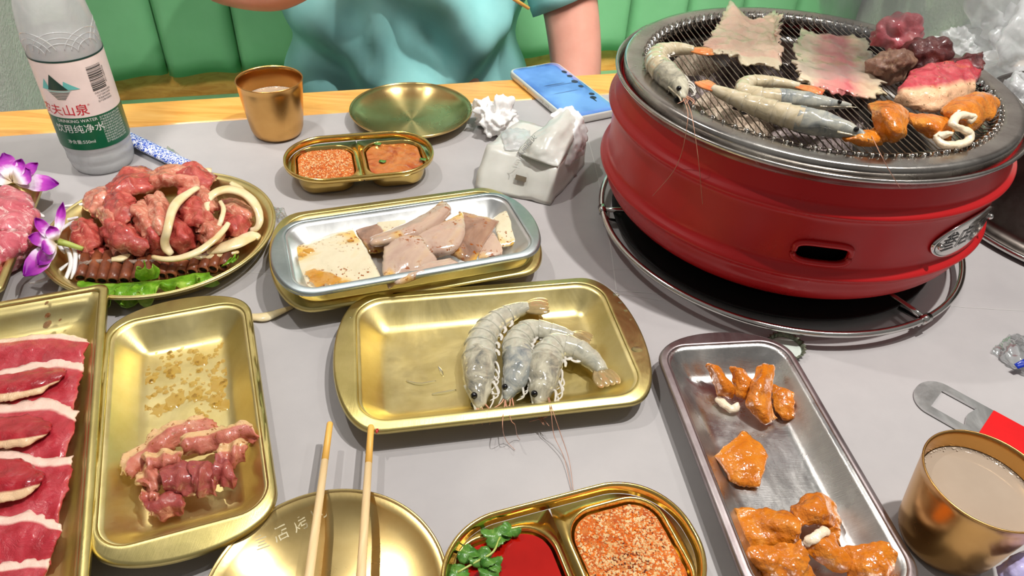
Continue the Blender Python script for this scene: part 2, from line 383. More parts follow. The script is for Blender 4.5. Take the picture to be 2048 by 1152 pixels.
def meat_mat(name, reds, fat=(236, 206, 188), marb=.6, edge=(.0, .0), gloss=.12, scale=60, sss=.12, sauce=None, spots=None, axis=1, streak=0.5, stretch=None):
    """raw meat: red noise with fat marbling and fat along the v edges of the slice"""
    m, nt, b = base_mat(name, rough=gloss, coat=.6, sss=sss, sssr=(.008, .003, .002), spec=.5)
    n1 = noi(nt, scale, 5, .6, .8, stretch=stretch)
    c = ramp(nt, n1, [(.3, lin(reds[0])), (.5, lin(reds[1])), (.7, lin(reds[2]))])
    mar = noi(nt, scale*1.3, 6, .7, 2.5, stretch=stretch)
    mm = ramp(nt, mar, [(marb, (0, 0, 0, 1)), (min(1, marb+.09), (1, 1, 1, 1))])
    c = mixc(nt, mathn(nt, 'MULTIPLY', mm, streak), c, lin(fat))
    uvn = nt.nodes.new('ShaderNodeUVMap'); sp = nt.nodes.new('ShaderNodeSeparateXYZ'); nt.links.new(uvn.outputs[0], sp.inputs[0])
    v = sp.outputs[axis]; nn = noi(nt, scale*.6, 3, .6)
    vn = mathn(nt, 'ADD', v, mathn(nt, 'MULTIPLY_ADD', nn, .22, -.11))
    if edge[0] > 0:
        f = ramp(nt, vn, [(edge[0]*.85, (1, 1, 1, 1)), (edge[0]*1.1, (0, 0, 0, 1))]); c = mixc(nt, f, c, lin(fat))
    if edge[1] > 0:
        f = ramp(nt, vn, [(1-edge[1]*1.1, (0, 0, 0, 1)), (1-edge[1]*.85, (1, 1, 1, 1))]); c = mixc(nt, f, c, lin(fat))
    if sauce:
        s = noi(nt, scale*.5, 4, .6, 1.); f = ramp(nt, s, [(sauce[1], (0, 0, 0, 1)), (sauce[1]+.12, (1, 1, 1, 1))])
        c = mixc(nt, mathn(nt, 'MULTIPLY', f, sauce[2]), c, lin(sauce[0]))
    if spots:
        s = noi(nt, spots[1], 2, .5); f = ramp(nt, s, [(spots[2], (0, 0, 0, 1)), (spots[2]+.04, (1, 1, 1, 1))])
        c = mixc(nt, mathn(nt, 'MULTIPLY', f, .85), c, lin(spots[0]))
    nt.links.new(c, b.inputs['Base Color']); bump(nt, b, noi(nt, scale*3.2, 5, .7, 1.), .75, .0016)
    return m
MT['beef'] = meat_mat('marinated_beef', [(136, 40, 34), (186, 74, 66), (212, 120, 102)], fat=(230, 170, 140), marb=.56, sauce=((150, 62, 24), .52, .55), streak=.6)
MT['beef2'] = meat_mat('marinated_beef_pale', [(176, 80, 62), (208, 124, 100), (222, 158, 130)], fat=(240, 200, 170), marb=.5, sauce=((176, 92, 44), .55, .5), streak=.5)
MT['slice'] = meat_mat('fatty_beef_slice', [(158, 26, 36), (186, 52, 64), (200, 92, 98)], fat=(246, 208, 192), marb=.66, edge=(.2, .0), sauce=((128, 22, 12), .60, .6), scale=38, streak=.35)
MT['slice2'] = meat_mat('fatty_beef_fold', [(140, 14, 24), (174, 32, 44), (192, 66, 74)], fat=(236, 196, 156), marb=.7, edge=(.0, .22), sauce=((124, 20, 10), .52, .6), scale=38, streak=.3)
MT['pork'] = meat_mat('seasoned_pork', [(172, 84, 72), (196, 114, 94), (206, 144, 118)], fat=(220, 178, 128), marb=.6, edge=(.3, .0), sauce=((190, 110, 40), .55, .5), spots=((150, 80, 26), 330, .63), streak=.4, scale=45)
MT['porkred'] = meat_mat('seasoned_pork_lean', [(134, 50, 50), (164, 76, 70), (184, 106, 90)], fat=(214, 160, 124), marb=.64, sauce=((180, 100, 50), .58, .5), spots=((150, 80, 26), 330, .66), streak=.4, scale=45)
MT['mutton'] = meat_mat('marbled_pink_meat', [(176, 62, 78), (206, 98, 110), (220, 134, 140)], fat=(244, 214, 206), marb=.54, streak=.8, scale=50)
MT['bacon'] = meat_mat('pale_pork_belly', [(216, 170, 150), (222, 186, 162), (222, 196, 168)], fat=(218, 202, 172), marb=.58, edge=(.06, .12), scale=30, streak=.7)
def belly_mat():
    m, nt, b = base_mat('pink_centred_pork_belly', rough=.14, coat=.6, sss=.15, sssr=(.01, .005, .003))
    uvn = nt.nodes.new('ShaderNodeUVMap'); sp = nt.nodes.new('ShaderNodeSeparateXYZ'); nt.links.new(uvn.outputs[0], sp.inputs[0])
    n = noi(nt, 40, 5, .65, 1.); u = mathn(nt, 'ADD', sp.outputs[0], mathn(nt, 'MULTIPLY_ADD', n, .36, -.18))
    c = ramp(nt, u, [(.2, lin((218, 198, 170))), (.34, lin((210, 150, 138))), (.62, lin((206, 108, 112))), (.8, lin((208, 172, 146))), (.92, lin((216, 198, 164)))])
    v = mathn(nt, 'ADD', sp.outputs[1], mathn(nt, 'MULTIPLY_ADD', n, .3, -.15))
    f = ramp(nt, v, [(.48, (0, 0, 0, 1)), (.56, (1, 1, 1, 1)), (.72, (1, 1, 1, 1)), (.8, (0, 0, 0, 1))])
    c = mixc(nt, mathn(nt, 'MULTIPLY', f, .55), c, lin((168, 150, 140)))
    nt.links.new(c, b.inputs['Base Color']); bump(nt, b, noi(nt, 160, 4, .65), .4, .001); return m
MT['belly'] = belly_mat()
MT['cooked'] = meat_mat('half_cooked_beef', [(120, 84, 72), (158, 118, 98), (186, 150, 122)], fat=(206, 176, 140), marb=.55, sauce=((84, 46, 36), .5, .7), gloss=.25, streak=.5)
MT['crust'] = meat_mat('dark_crust_beef', [(70, 28, 30), (104, 46, 46), (132, 70, 62)], fat=(150, 100, 84), marb=.62, gloss=.25)
MT['steak'] = meat_mat('raw_steak', [(170, 36, 50), (194, 70, 80), (206, 106, 104)], fat=(238, 190, 150), marb=.6, edge=(.0, .42), sauce=((206, 110, 36), .56, .6), spots=((120, 90, 30), 260, .66), streak=.6)
MT['pinkmeat'] = meat_mat('pink_beef_chunk', [(206, 72, 88), (220, 110, 118), (228, 144, 142)], fat=(236, 180, 160), marb=.62, streak=.5)
MT['tripe'] = simple('amber_braised_intestine', [(.25, (186, 94, 18)), (.5, (208, 122, 32)), (.75, (224, 152, 62))], 38, rough=.12, coat=.7, sss=.08, sssr=(.008, .004, .0015), bs=120, bstr=.9, bdist=.0035, dist=1.2, detail=6)
MT['tripe_in'] = simple('pale_intestine_lining', [(.3, (232, 208, 176)), (.7, (244, 228, 204))], 60, rough=.25, coat=.4, sss=.15, bs=200, bstr=.6, bdist=.0015)
def squid_mat(name, a, b_, c_):
    m, nt, b = base_mat(name, rough=.13, coat=.7, sss=.2, sssr=(.01, .008, .006))
    n = noi(nt, 24, 5, .6, 1.); c = ramp(nt, n, [(.3, lin(a)), (.5, lin(b_)), (.72, lin(c_))])
    oil = ramp(nt, noi(nt, 17, 3, .5, .5), [(.50, (0, 0, 0, 1)), (.60, (1, 1, 1, 1))])
    c = mixc(nt, mathn(nt, 'MULTIPLY', oil, .8), c, lin((226, 172, 20)))
    s = noi(nt, 300, 2, .5); area_ = noi(nt, 22, 3, .5)
    f = mathn(nt, 'MULTIPLY', ramp(nt, s, [(.6, (0, 0, 0, 1)), (.64, (1, 1, 1, 1))]), ramp(nt, area_, [(.45, (0, 0, 0, 1)), (.58, (1, 1, 1, 1))]))
    c = mixc(nt, f, c, lin((150, 76, 14))); nt.links.new(c, b.inputs['Base Color']); bump(nt, b, noi(nt, 90, 4, .6), .3, .001); return m
MT['squid'] = squid_mat('white_squid', (214, 200, 168), (222, 210, 180), (214, 190, 130))
MT['squid2'] = squid_mat('purplish_squid', (178, 146, 132), (196, 168, 148), (206, 182, 148))
MT['squid3'] = squid_mat('brown_skin_squid', (104, 78, 66), (162, 126, 104), (192, 160, 128))
MT['onion'] = simple('onion_flesh', [(.3, (226, 196, 138)), (.6, (240, 222, 182)), (.8, (246, 234, 206))], 40, rough=.15, coat=.5, sss=.2, sssr=(.01, .008, .005))
MT['radish'] = simple('white_onion_shred', [(.3, (228, 222, 222)), (.7, (240, 236, 234))], 60, rough=.2, coat=.3, sss=.2)
MT['lettuce'] = simple('lettuce_leaf', [(.3, (58, 108, 16)), (.5, (106, 156, 34)), (.7, (160, 192, 80))], 60, rough=.28, sss=.12, bs=180, bstr=.6, bdist=.002)
MT['herb'] = simple('coriander_leaf', [(.3, (44, 98, 28)), (.7, (104, 150, 66))], 150, rough=.3, bs=300, bstr=.4)
MT['stem'] = simple('pale_green_stem', [(0, (176, 190, 96))], 100, rough=.3)
def petal_mat():
    m, nt, b = base_mat('orchid_petal', rough=.45, sss=.15)
    uvn = nt.nodes.new('ShaderNodeUVMap'); sp = nt.nodes.new('ShaderNodeSeparateXYZ'); nt.links.new(uvn.outputs[0], sp.inputs[0])
    u = mathn(nt, 'ADD', sp.outputs[0], mathn(nt, 'MULTIPLY_ADD', noi(nt, 90, 3), .3, -.15))
    nt.links.new(ramp(nt, u, [(.18, lin((232, 214, 190))), (.42, lin((238, 222, 236))), (.6, lin((180, 60, 176))), (.85, lin((126, 16, 140)))]), b.inputs['Base Color'])
    bump(nt, b, noi(nt, 120, 3, stretch=(1, 1, 1)), .2, .001); return m
MT['petal'] = petal_mat()
MT['twig'] = simple('brown_hollow_twig', [(.3, (74, 38, 26)), (.55, (126, 66, 40)), (.75, (158, 92, 58))], 60, rough=.35, bs=200, bstr=.4)
MT['twigin'] = simple('twig_hollow', [(0, (190, 140, 92))], 60, rough=.6)
MT['matfib'] = simple('mat_fibre', [(.3, (112, 88, 76)), (.7, (170, 146, 132))], 300, rough=.8, bs=500, bstr=.8)
MT['sauce'] = simple('red_chilli_sauce', [(.3, (150, 14, 8)), (.7, (186, 24, 14))], 12, rough=.07, coat=.6)
MT['paste'] = simple('orange_bean_sauce', [(.3, (156, 56, 20)), (.5, (186, 108, 52)), (.7, (196, 124, 66))], 40, rough=.12, coat=.6, bs=90, bstr=.5, bdist=.003, dist=1.5)
MT['spice'] = simple('chilli_powder', [(.3, (166, 66, 12)), (.5, (196, 98, 30)), (.7, (206, 136, 70))], 160, rough=.7, bs=500, bstr=1, bdist=.002)
MT['gr_or'] = simple('orange_crumb', [(.4, (226, 104, 20)), (.6, (236, 136, 44))], 90, rough=.5)
MT['gr_tan'] = simple('sesame_crumb', [(.4, (226, 184, 128)), (.6, (240, 214, 168))], 90, rough=.5)
MT['gr_dk'] = simple('pepper_crumb', [(.4, (96, 48, 36)), (.6, (140, 64, 40))], 90, rough=.5)
MT['charcoal'] = simple('ashy_charcoal', [(.3, (50, 42, 42)), (.5, (128, 114, 112)), (.66, (206, 194, 190))], 55, rough=.9, bs=150, bstr=.9, bdist=.004, detail=8)
MT['charcoal2'] = simple('tan_charcoal_crust', [(.3, (110, 92, 80)), (.5, (176, 156, 136)), (.68, (212, 196, 176))], 70, rough=.9, bs=240, bstr=.8, bdist=.003, detail=8)
MT['oil'] = simple('orange_oil_film', [(.3, (196, 148, 36)), (.7, (206, 170, 70))], 120, rough=.08, coat=.8, alpha=.5)
MT['juice'] = simple('brown_meat_juice', [(0, (120, 60, 20))], 60, rough=.04, coat=.8, alpha=.55)
MT['drop'] = film_mat('water_drop', a=.05, rough=.02, glow=1.)
def blueware():
    m, nt, b = base_mat('blue_floral_paper', rough=.25, coat=.3)
    n = noi(nt, 210, 3, .6, 3.); nt.links.new(ramp(nt, n, [(.46, lin((240, 243, 248))), (.52, lin((60, 104, 200))), (.6, lin((24, 66, 176)))]), b.inputs['Base Color']); return m
MT['bluefloral'] = blueware()
def screen_mat():
    m, nt, b = base_mat('phone_screen', rough=.04, coat=.5)
    n = noi(nt, 14, 3, .5); c = ramp(nt, n, [(.4, lin((62, 100, 166))), (.6, lin((92, 134, 196)))])
    nt.links.new(c, b.inputs['Base Color']); nt.links.new(c, b.inputs['Emission Color']); b.inputs['Emission Strength'].default_value = .4; return m
MT['screen'] = screen_mat()
MT['screenw'] = simple('phone_frame', [(0, (222, 222, 216))], 30, rough=.2, metal=.3)
def shrimp_mat(name, cols, sss=.25):
    m, nt, b = base_mat(name, rough=.12, coat=.8, sss=sss, sssr=(.01, .01, .009), spec=.6)
    n = noi(nt, 60, 6, .65, 1.5); nt.links.new(ramp(nt, n, [(p, lin(c)) for p, c in cols]), b.inputs['Base Color'])
    bump(nt, b, noi(nt, 160, 4, .6), .2, .0008); return m
MT['shell'] = shrimp_mat('raw_prawn_shell', [(.25, (136, 138, 130)), (.5, (186, 182, 164)), (.75, (210, 206, 190))])
MT['shellh'] = shrimp_mat('prawn_head_shell', [(.3, (92, 94, 92)), (.48, (160, 154, 136)), (.7, (206, 200, 178))])
MT['shelldark'] = shrimp_mat('prawn_head_dark', [(.25, (70, 80, 90)), (.45, (138, 142, 140)), (.7, (190, 186, 170))])
MT['shelltail'] = shrimp_mat('prawn_tail_fan', [(.25, (120, 104, 74)), (.5, (162, 140, 96)), (.75, (186, 120, 80))])
MT['shelltail2'] = shrimp_mat('prawn_tail_orange', [(.25, (206, 96, 40)), (.5, (222, 140, 80)), (.75, (226, 84, 56))])
MT['gshell'] = shrimp_mat('grilled_prawn_shell', [(.25, (150, 140, 120)), (.5, (200, 184, 152)), (.75, (216, 208, 190))])
MT['pleg'] = shrimp_mat('prawn_leg', [(.3, (200, 196, 186)), (.7, (222, 214, 202))])
MT['ant'] = simple('prawn_antenna', [(.3, (168, 112, 84)), (.7, (214, 164, 140))], 80, rough=.3)
MT['banner'] = None
MT.pop('banner')
# ================================================================== the setting
def tbox(u0, u1, v0, v1, z0, z1):
    c = tab((u0+u1)/2, (v0+v1)/2, (z0+z1)/2)
    return boxmesh(c, (u1-u0, v1-v0, z1-z0), TA)
V, F = tbox(-2.2, 3.2, -2.2, 1.35, -.78, -.75); mk('floor', V, F, simple('grey_floor_tile', [(.4, (120, 116, 112)), (.6, (136, 132, 128))], 6, rough=.4), smooth=False, kind='structure')
V, F = tbox(-2.2, -.335, .085, 1.35, -.75, 1.7); mk('wall_left', V, F, MT['plaster'], smooth=False, kind='structure')
V, F = tbox(1.375, 3.2, .30, 1.35, -.75, 1.7); mk('wall_right', V, F, MT['plaster'], smooth=False, kind='structure')
V, F = tbox(-.335, 1.375, .78, 1.35, -.75, 1.7); mk('wall_back', V, F, MT['plaster'], smooth=False, kind='structure')

# table: grey top, pine edging, pedestal legs
t = thing('dining_table', 'grey stone-look dining table top with an orange pine edge strip, under all the dishes', 'table', (0, .5, -.75))
V, F = tbox(-1.2, 1.9, -1.1, 0, -.03, 0); mk('table_top', V, F, MT['table'], t, smooth=False, mods=[('bevel', .0015, 2)])
V, F = tbox(-1.2, 1.9, 0.0008, .066, -.035, .0005); mk('edge_strip', V, F, MT['wood'], t, smooth=False, mods=[('bevel', .004, 3)], label='orange varnished pine edging')
for u in (-.8, 1.4):
    for v in (-.9, -.15):
        V, F = tbox(u-.03, u+.03, v-.03, v+.03, -.75, -.03); mk('leg', V, F, MT['darksteel'], t, smooth=False)
def vein(pts, wd):
    P = np.array([at(x, y, .00025) for x, y in pts]); P = crom(P, 16); T = np.gradient(P, axis=0); T /= np.linalg.norm(T, axis=1)[:, None]
    S = np.c_[-T[:, 1], T[:, 0], T[:, 2]*0]; L = np.r_[P+S*wd/2, P-S*wd/2]
    F = [[i, i+1, 17+i, 16+i] for i in range(15)]; mk('vein', L, F, MT['vein'], t)
for pts, wd in [(((1172, 262), (1190, 330), (1206, 405), (1222, 500), (1234, 592)), .0009), (((1216, 581), (1280, 584), (1330, 588)), .0007), (((1222, 586), (1270, 592), (1320, 600)), .0005),
                (((1900, 612), (1970, 617), (2060, 622)), .0005), (((470, 546), (510, 545), (545, 549)), .0008), (((1215, 540), (1260, 537)), .0004)]: vein(pts, wd)

# the green banquette behind the table
b = thing('banquette', 'green leatherette banquette with vertical channel back behind the person', 'bench', tab(.5, .5, -.75))
seams = [-.332]+[-.193+.1388*i for i in range(12)]; seams[-1] = 1.372
for i in range(12):
    u0, u1 = seams[i]+.001, seams[i+1]-.001
    G = []; nu_, nz_ = 14, 20
    V = []; F = []
    for k in range(nz_+1):
        zz = -.205+.66*k/nz_
        for j in range(nu_+1):
            s = 2*j/nu_-1; e = 2*k/nz_-1
            bul = (1-abs(s)**6)**.5*.020*(1-max(0, abs(e)-.93)*5)
            p = tab(u0+(u1-u0)*j/nu_, .655-max(0, bul)-.012, zz+.004*math.sin(s*3+i))
            V.append(p)
    n1 = nu_+1
    for k in range(nz_):
        for j in range(nu_): F.append([k*n1+j, k*n1+j+1, (k+1)*n1+j+1, (k+1)*n1+j])
    K = len(V); V += [v+np.r_[TV*.04, 0] for v in V[:K]]
    V = np.array(V); V[K:, :2] = V[K:, :2]
    ring = [j for j in range(n1)]+[k*n1+nu_ for k in range(1, nz_+1)]+[nz_*n1+j for j in range(nu_-1, -1, -1)]+[k*n1 for k in range(nz_-1, 0, -1)]
    for a, c in zip(ring, ring[1:]+ring[:1]): F.append([c, a, a+K, c+K])
    mk('back_channel', V, F, MT['green'], b)
V, F = tbox(-.332, 1.372, .70, .775, -.75, .47); mk('back_board', V, F, MT['wood'], b, smooth=False)
V, F = tbox(-.332, 1.372, .66, .70, -.27, -.15); mk('wooden_rail', V, F, MT['wood'], b, smooth=False, label='pine rail between seat and back')
V, F = tbox(-.332, 1.372, .20, .66, -.36, -.255); mk('seat', V, F, MT['green'], b, smooth=False, mods=[('bevel', .02, 4)])
V, F = tbox(-.332, 1.372, .24, .66, -.75, -.36); mk('seat_base', V, F, MT['wood'], b, smooth=False)

# ================================================================== the diner
def skin_body(name, verts, edges, radii, mat, parent=None, root=0, sub=2, **k):
    me = bpy.data.meshes.new('joints'); me.from_pydata([tuple(v) for v in verts], edges, [])
    o = bpy.data.objects.new('joints', me); COL.objects.link(o)
    s = o.modifiers.new('skin', 'SKIN'); s.use_smooth_shade = True
    for i, r in enumerate(radii): me.skin_vertices[0].data[i].radius = (r, r) if not isinstance(r, tuple) else r
    for i in range(len(verts)): me.skin_vertices[0].data[i].use_root = (i == root)
    m = o.modifiers.new('sub', 'SUBSURF'); m.levels = m.render_levels = sub
    e = bpy.data.meshes.new_from_object(o.evaluated_get(bpy.context.evaluated_depsgraph_get()))
    V = np.array([v.co[:] for v in e.vertices]); F = [list(p.vertices) for p in e.polygons]
    bpy.data.objects.remove(o); bpy.data.meshes.remove(me); bpy.data.meshes.remove(e)
    return V, F
pr = thing('person', 'person in a teal short-sleeved shirt seated behind the table, holding chopsticks', 'person', tab(.25, .36, -.255))
def tb(u, v, z): return tab(u, v, z)
J = [tb(.25, .40, -.17), tb(.25, .38, -.02), tb(.25, .33, .12), tb(.25, .31, .25), tb(.25, .31, .34), tb(.25, .29, .42), tb(.25, .27, .49), tb(.25, .265, .56),
     tb(.40, .32, .29), tb(.465, .29, .18), tb(.495, .225, .02), tb(.50, .19, -.06), tb(.46, .12, -.13), tb(.40, .075, -.17),
     tb(.10, .32, .29), tb(.02, .26, .19), tb(-.03, .17, .120), tb(.055, .12, .119), tb(.12, .095, .150), tb(.165, .085, .185),
     tb(.33, .28, -.25), tb(.35, .02, -.25), tb(.35, .0, -.45), tb(.35, .03, -.70), tb(.35, -.09, -.72),
     tb(.17, .28, -.25), tb(.15, .02, -.25), tb(.15, .0, -.45), tb(.15, .03, -.70), tb(.15, -.09, -.72)]
Rr = [(.13, .10), (.125, .095), (.14, .10), (.13, .085), (.055, .055), (.055, .055), (.075, .088), (.065, .08),
      .055, .05, .047, .044, .036, .026, .055, .047, .040, .038, .027, .022, .055, .05, .045, .035, .03, .055, .05, .05, .035, .03]
Ed = [(0, 1), (1, 2), (2, 3), (3, 4), (4, 5), (5, 6), (6, 7), (3, 8), (8, 9), (9, 10), (10, 11), (11, 12), (12, 13), (3, 14), (14, 15), (15, 16), (16, 17), (17, 18), (18, 19),
      (0, 20), (20, 21), (21, 22), (22, 23), (23, 24), (0, 25), (25, 26), (26, 27), (27, 28), (28, 29)]
V, F = skin_body('body', J, Ed, Rr, MT['skin']); mk('body', V, F, MT['skin'], pr)
# hands: palm and five bent fingers grown from each wrist
def hand(wr, d, side, curl, n_up):
    d = np.array(d)/np.linalg.norm(d); side = np.array(side)/np.linalg.norm(side); n = np.array(n_up)/np.linalg.norm(n_up)
    vs = [wr, wr+d*.035, wr+d*.07]; ed = [(0, 1), (1, 2)]; rad = [(.024, .017), (.034, .015), (.036, .014)]
    for k, (off, ln) in enumerate(((-.027, .062), (-.009, .07), (.009, .066), (.027, .052))):
        q = wr+d*.072+side*off; b0 = len(vs); vs.append(q); rad.append(.0095); ed.append((2, b0)); a = 0
        for s in range(3):
            a += curl; q = q+(d*math.cos(a)-n*math.sin(a))*ln*(.42, .32, .26)[s]; vs.append(q); rad.append((.009, .0082, .0068)[s]); ed.append((len(vs)-2, len(vs)-1))
    q = wr+d*.03-side*.028; b0 = len(vs); vs.append(q); rad.append(.012); ed.append((1, b0))
    for s in range(2):
        q = q+(d*.75-side*.35-n*.45)*.034; vs.append(q); rad.append(.0098); ed.append((len(vs)-2, len(vs)-1))
    return skin_body('hand', vs, ed, rad, MT['skin'])
for j, (wr, d, sd, cu, n) in enumerate(((J[19]-np.r_[TU*.02, 0], np.r_[TU*.96-TV*.2, .10], np.r_[TV, .2], .75, (0, 0, 1)), (J[13]+np.r_[TU*.01, 0.005], np.r_[-TU*.8-TV*.6, -.05], np.r_[TV*.8-TU*.6, 0], .25, (0, 0, 1)))):
    V, F = hand(wr, d, sd, cu, n); mk('hand', V, F, MT['skin'], pr)
# shirt
NR, NA = 60, 96; V = []; F = []
for k in range(NR):
    z = -.25+.56*k/(NR-1); f = max(0, (z+.19)/.50)
    rx = .184+.030*min(1, f*1.4)-(.07 if f > .95 else 0)*(f-.95)*20; ry = .124
    cv = .385-.065*min(1, max(0, f*1.5-.2)); cu = .258+.006*f
    if z > .27: s = math.sqrt(max(0.05, 1-((z-.27)/.045)**2*.9)); rx *= s*.9+.05; ry *= s
    for a in range(NA):
        th = 2*PI*a/NA; x, y = math.cos(th), math.sin(th)
        fold = 0
        if y < .4:
            s1 = x*1.5+f*3.2; fold += .013*math.sin(s1*4.2+1.6*nz((x*2, f*3, 1), 1.2, 4))*(1-.4*f)+.009*math.sin((f*9-x*5)+2*nz((x*3, f*4, 2), 1, 9))+.018*nz((x*2.2+f*1.5, f*3.4-x*1.4, .3), 1.4, 2)+.009*math.sin(14*f+11*x+2.5*nz((x*3, f*3, 5), 1, 3))*max(0, 1-abs(x-.1)*1.3)
        V.append(tab(cu+(rx+fold)*x, cv+(ry+fold*1.5)*y, z))
V = np.array(V)
for k in range(NR-1):
    for a in range(NA): c = (a+1) % NA; F.append([k*NA+a, k*NA+c, (k+1)*NA+c, (k+1)*NA+a])
sh = MB(); sh.add(V, F)
def sleeve(A, B, C, r0, r1, r2):
    P = crom([A, B, C], 22); R = np.interp(np.linspace(0, 1, 22), [0, .5, 1], [r0, r1, r2])
    v, f, _ = tube(P, R, 28, up=(0, 1, 0), caps=False)
    ctr = np.repeat(P, 28, 0); dr = v-ctr; dr /= np.linalg.norm(dr, axis=1)[:, None]; v = v+dr*(nzv(v, 22, 5)*.006)[:, None]
    sh.add(v, f)
sleeve(tb(.34, .325, .27), tb(.44, .305, .19), tb(.500, .245, .045), .075, .070, .068)
sleeve(tb(.15, .325, .27), tb(.06, .30, .22), tb(.015, .23, .17), .075, .065, .056)
sh.build('shirt', MT['shirt'], pr, mods=[('solid', .0025, 1)])
# trousers, hair, face
tr = MB()
for s, u in ((1, .34), (-1, .16)):
    P = crom([tb(.25+s*.04, .40, -.17), tb(u, .26, -.215), tb(u+s*.005, .04, -.225), tb(u+s*.005, .0, -.3), tb(u+s*.005, .02, -.62)], 26)
    v, f, _ = tube(P, np.linspace(.082, .055, 26), 20, up=(.3, .1, 1)); tr.add(v, f)
tr.build('trousers', simple('dark_trousers', [(0, (40, 44, 58))], 50, rough=.85), pr)
V, F = blob_mesh(tb(.25, .285, .555), .098, 3, .06, 30, 3, sc=(.86, .98, .92)); mk('hair', V, F, MT['hair'], pr)
for s in (-1, 1):
    V, F = blob_mesh(tb(.25+s*.03, .188, .515), .011, 0, 0, 1, 2); mk('eye', V, F, MT['eye'], pr)
V, F, _ = tube(crom([tb(.25, .19, .52), tb(.25, .172, .487), tb(.25, .185, .478)], 8), [.006, .008, .01, .012, .012, .012, .010, .006], 10, up=(1, 0, 0)); mk('nose', V, F, MT['skin'], pr)
V, F, _ = tube(crom([tb(.228, .19, .45), tb(.25, .182, .447), tb(.272, .19, .45)], 8), [.002, .004, .005, .0055, .0055, .005, .004, .002], 8); mk('mouth', V, F, simple('lips', [(0, (190, 100, 96))], 50, rough=.4), pr)

def chopstick(name, A, B, label, r0=.0022, r1=.0035, tip=.22, group=None, two=True):
    c = thing(name, label, 'chopstick', B, group)
    A = np.array(A); B = np.array(B); k = A+(B-A)*tip
    if two:
        V, F, _ = tube(np.array([A, A+(k-A)*.03, k]), [r0*.85, r0, r0+(r1-r0)*tip], 14); mk('tip', V, F, MT['bamboo_tip'], c, label='golden stained tip')
        V, F, _ = tube(np.array([k, k+(B-k)*.5, B]), [r0+(r1-r0)*tip, (r0+r1)/2, r1], 14); mk('shaft', V, F, MT['bamboo'], c)
    else:
        V, F, _ = tube(np.array([A, k, B]), [r0, (r0+r1)/2, r1], 14); mk('shaft', V, F, MT['bamboo_tip'], c)
    return c
hb = J[19]+np.r_[TU*.045, -.012]
tipA = atv(1058, 17, .09); chopstick('chopstick', tipA, tipA+(hb-tipA)*1.45+np.r_[0, 0, .03], 'orange-tipped bamboo chopstick held in the hand of the person', two=False)
tipB = atv(1030, -14, .085); chopstick('chopstick', tipB, tipB+(hb-tipB)*1.45+np.r_[0, 0, .04], 'second bamboo chopstick held in the hand of the person, upper of the pair', two=False)

# ================================================================== trays
def outline(hx, hy, ear, m1=8, m2=18):
    Q = [(x, hy) for x in np.linspace(0, hx-ear, m1, endpoint=False)]+[(hx-ear+ear*math.cos(a)**.8 if math.cos(a) > 0 else hx-ear, hy*math.sin(a)) for a in np.linspace(PI/2, 0, m2)]
    Q = np.array(Q); R = Q[:-1][::-1]*[1, -1]
    H = np.r_[Q, R]                   # right half, top to bottom
    L = H[::-1]*[-1, 1]
    return np.r_[H, L[1:-1]] if abs(H[0][0]) < 1e-9 else np.r_[H, L]
def rrect(hx, hy, r, m1=8, m2=10, m3=8):
    Q = [(x, hy) for x in np.linspace(0, hx-r, m1, endpoint=False)]+[(hx-r+r*math.sin(a), hy-r+r*math.cos(a)) for a in np.linspace(0, PI/2, m2, endpoint=False)]+[(hx, y) for y in np.linspace(hy-r, 0, m3)]
    Q = np.array(Q); R = Q[:-1][::-1]*[1, -1]; H = np.r_[Q, R]; L = H[::-1]*[-1, 1]
    return np.r_[H, L[1:-1]]
def place(Q, z, c, a):
    ca, sa = math.cos(a), math.sin(a); n = len(Q); zz = np.full(n, z) if np.isscalar(z) else z
    return np.c_[c[0]+Q[:, 0]*ca-Q[:, 1]*sa, c[1]+Q[:, 0]*sa+Q[:, 1]*ca, zz]
def tray(name, label, c, deg, hx, hy, ear, bx, by, r, h, mat, rim, z0=.0012, depth=None, cat='tray', group=None):
    a = math.radians(deg); t = thing(name, label, cat, (c[0], c[1], z0 if z0 > .002 else 0), group)
    o = lambda k: outline(hx-k, hy-k, ear, 8, 18)
    q = lambda k: rrect(bx-k, by-k, max(r-k*.8, .004), 8, 10, 8)
    assert len(o(0)) == len(q(0)), (len(o(0)), len(q(0)))
    zt = z0+h
    P = lambda Q, z: place(Q, z, c, a)
    V, F = loft([P(o(-.0006), zt-.0030), P(o(0), zt-.0008), P(o(.0012), zt), P(q(-.0022), zt), P(q(-.0010), zt+.0008), P(q(.0004), zt)])
    mk('rim', V, F, rim, t, mods=[('solid', .0007)])
    V, F = loft([P(q(.0004), zt), P(q(.0030), zt-.003), P(q(.0105), zt-h*.55), P(q(.0160), z0+.0035), P(q(.020), z0+.0010), P(q(.024), z0+.0004), P(q(.035), z0)], cap1=True)
    mk('basin', V, F, mat, t, mods=[('solid', .0006)])
    return t
MT['brass_rim'] = metal_mat('brass_rim_worn', (206, 190, 120), (224, 206, 140), stretch=(60, 3, 3), rv=(.3, .45), bstr=.2)
MT['steel_rim'] = metal_mat('steel_rim_grey', (168, 180, 182), (196, 204, 204), stretch=(60, 3, 3), rv=(.35, .5))
MT['steel_rim2'] = metal_mat('steel_rim_brown_tinge', (150, 134, 136), (184, 174, 174), stretch=(60, 3, 3), rv=(.35, .5))
tray('serving_tray', 'brass tray with rounded ends holding three raw prawns', (-.0125, .4123), 12.5, .122, .0735, .036, .1052, .066, .023, .019, MT['brass'], MT['brass_rim'], group=None)
tray('serving_tray', 'brass tray lying under the silver squid tray', (-.0996, .5424), 20.5, .122, .0730, .036, .1052, .0655, .023, .019, MT['brass'], MT['brass_rim'])
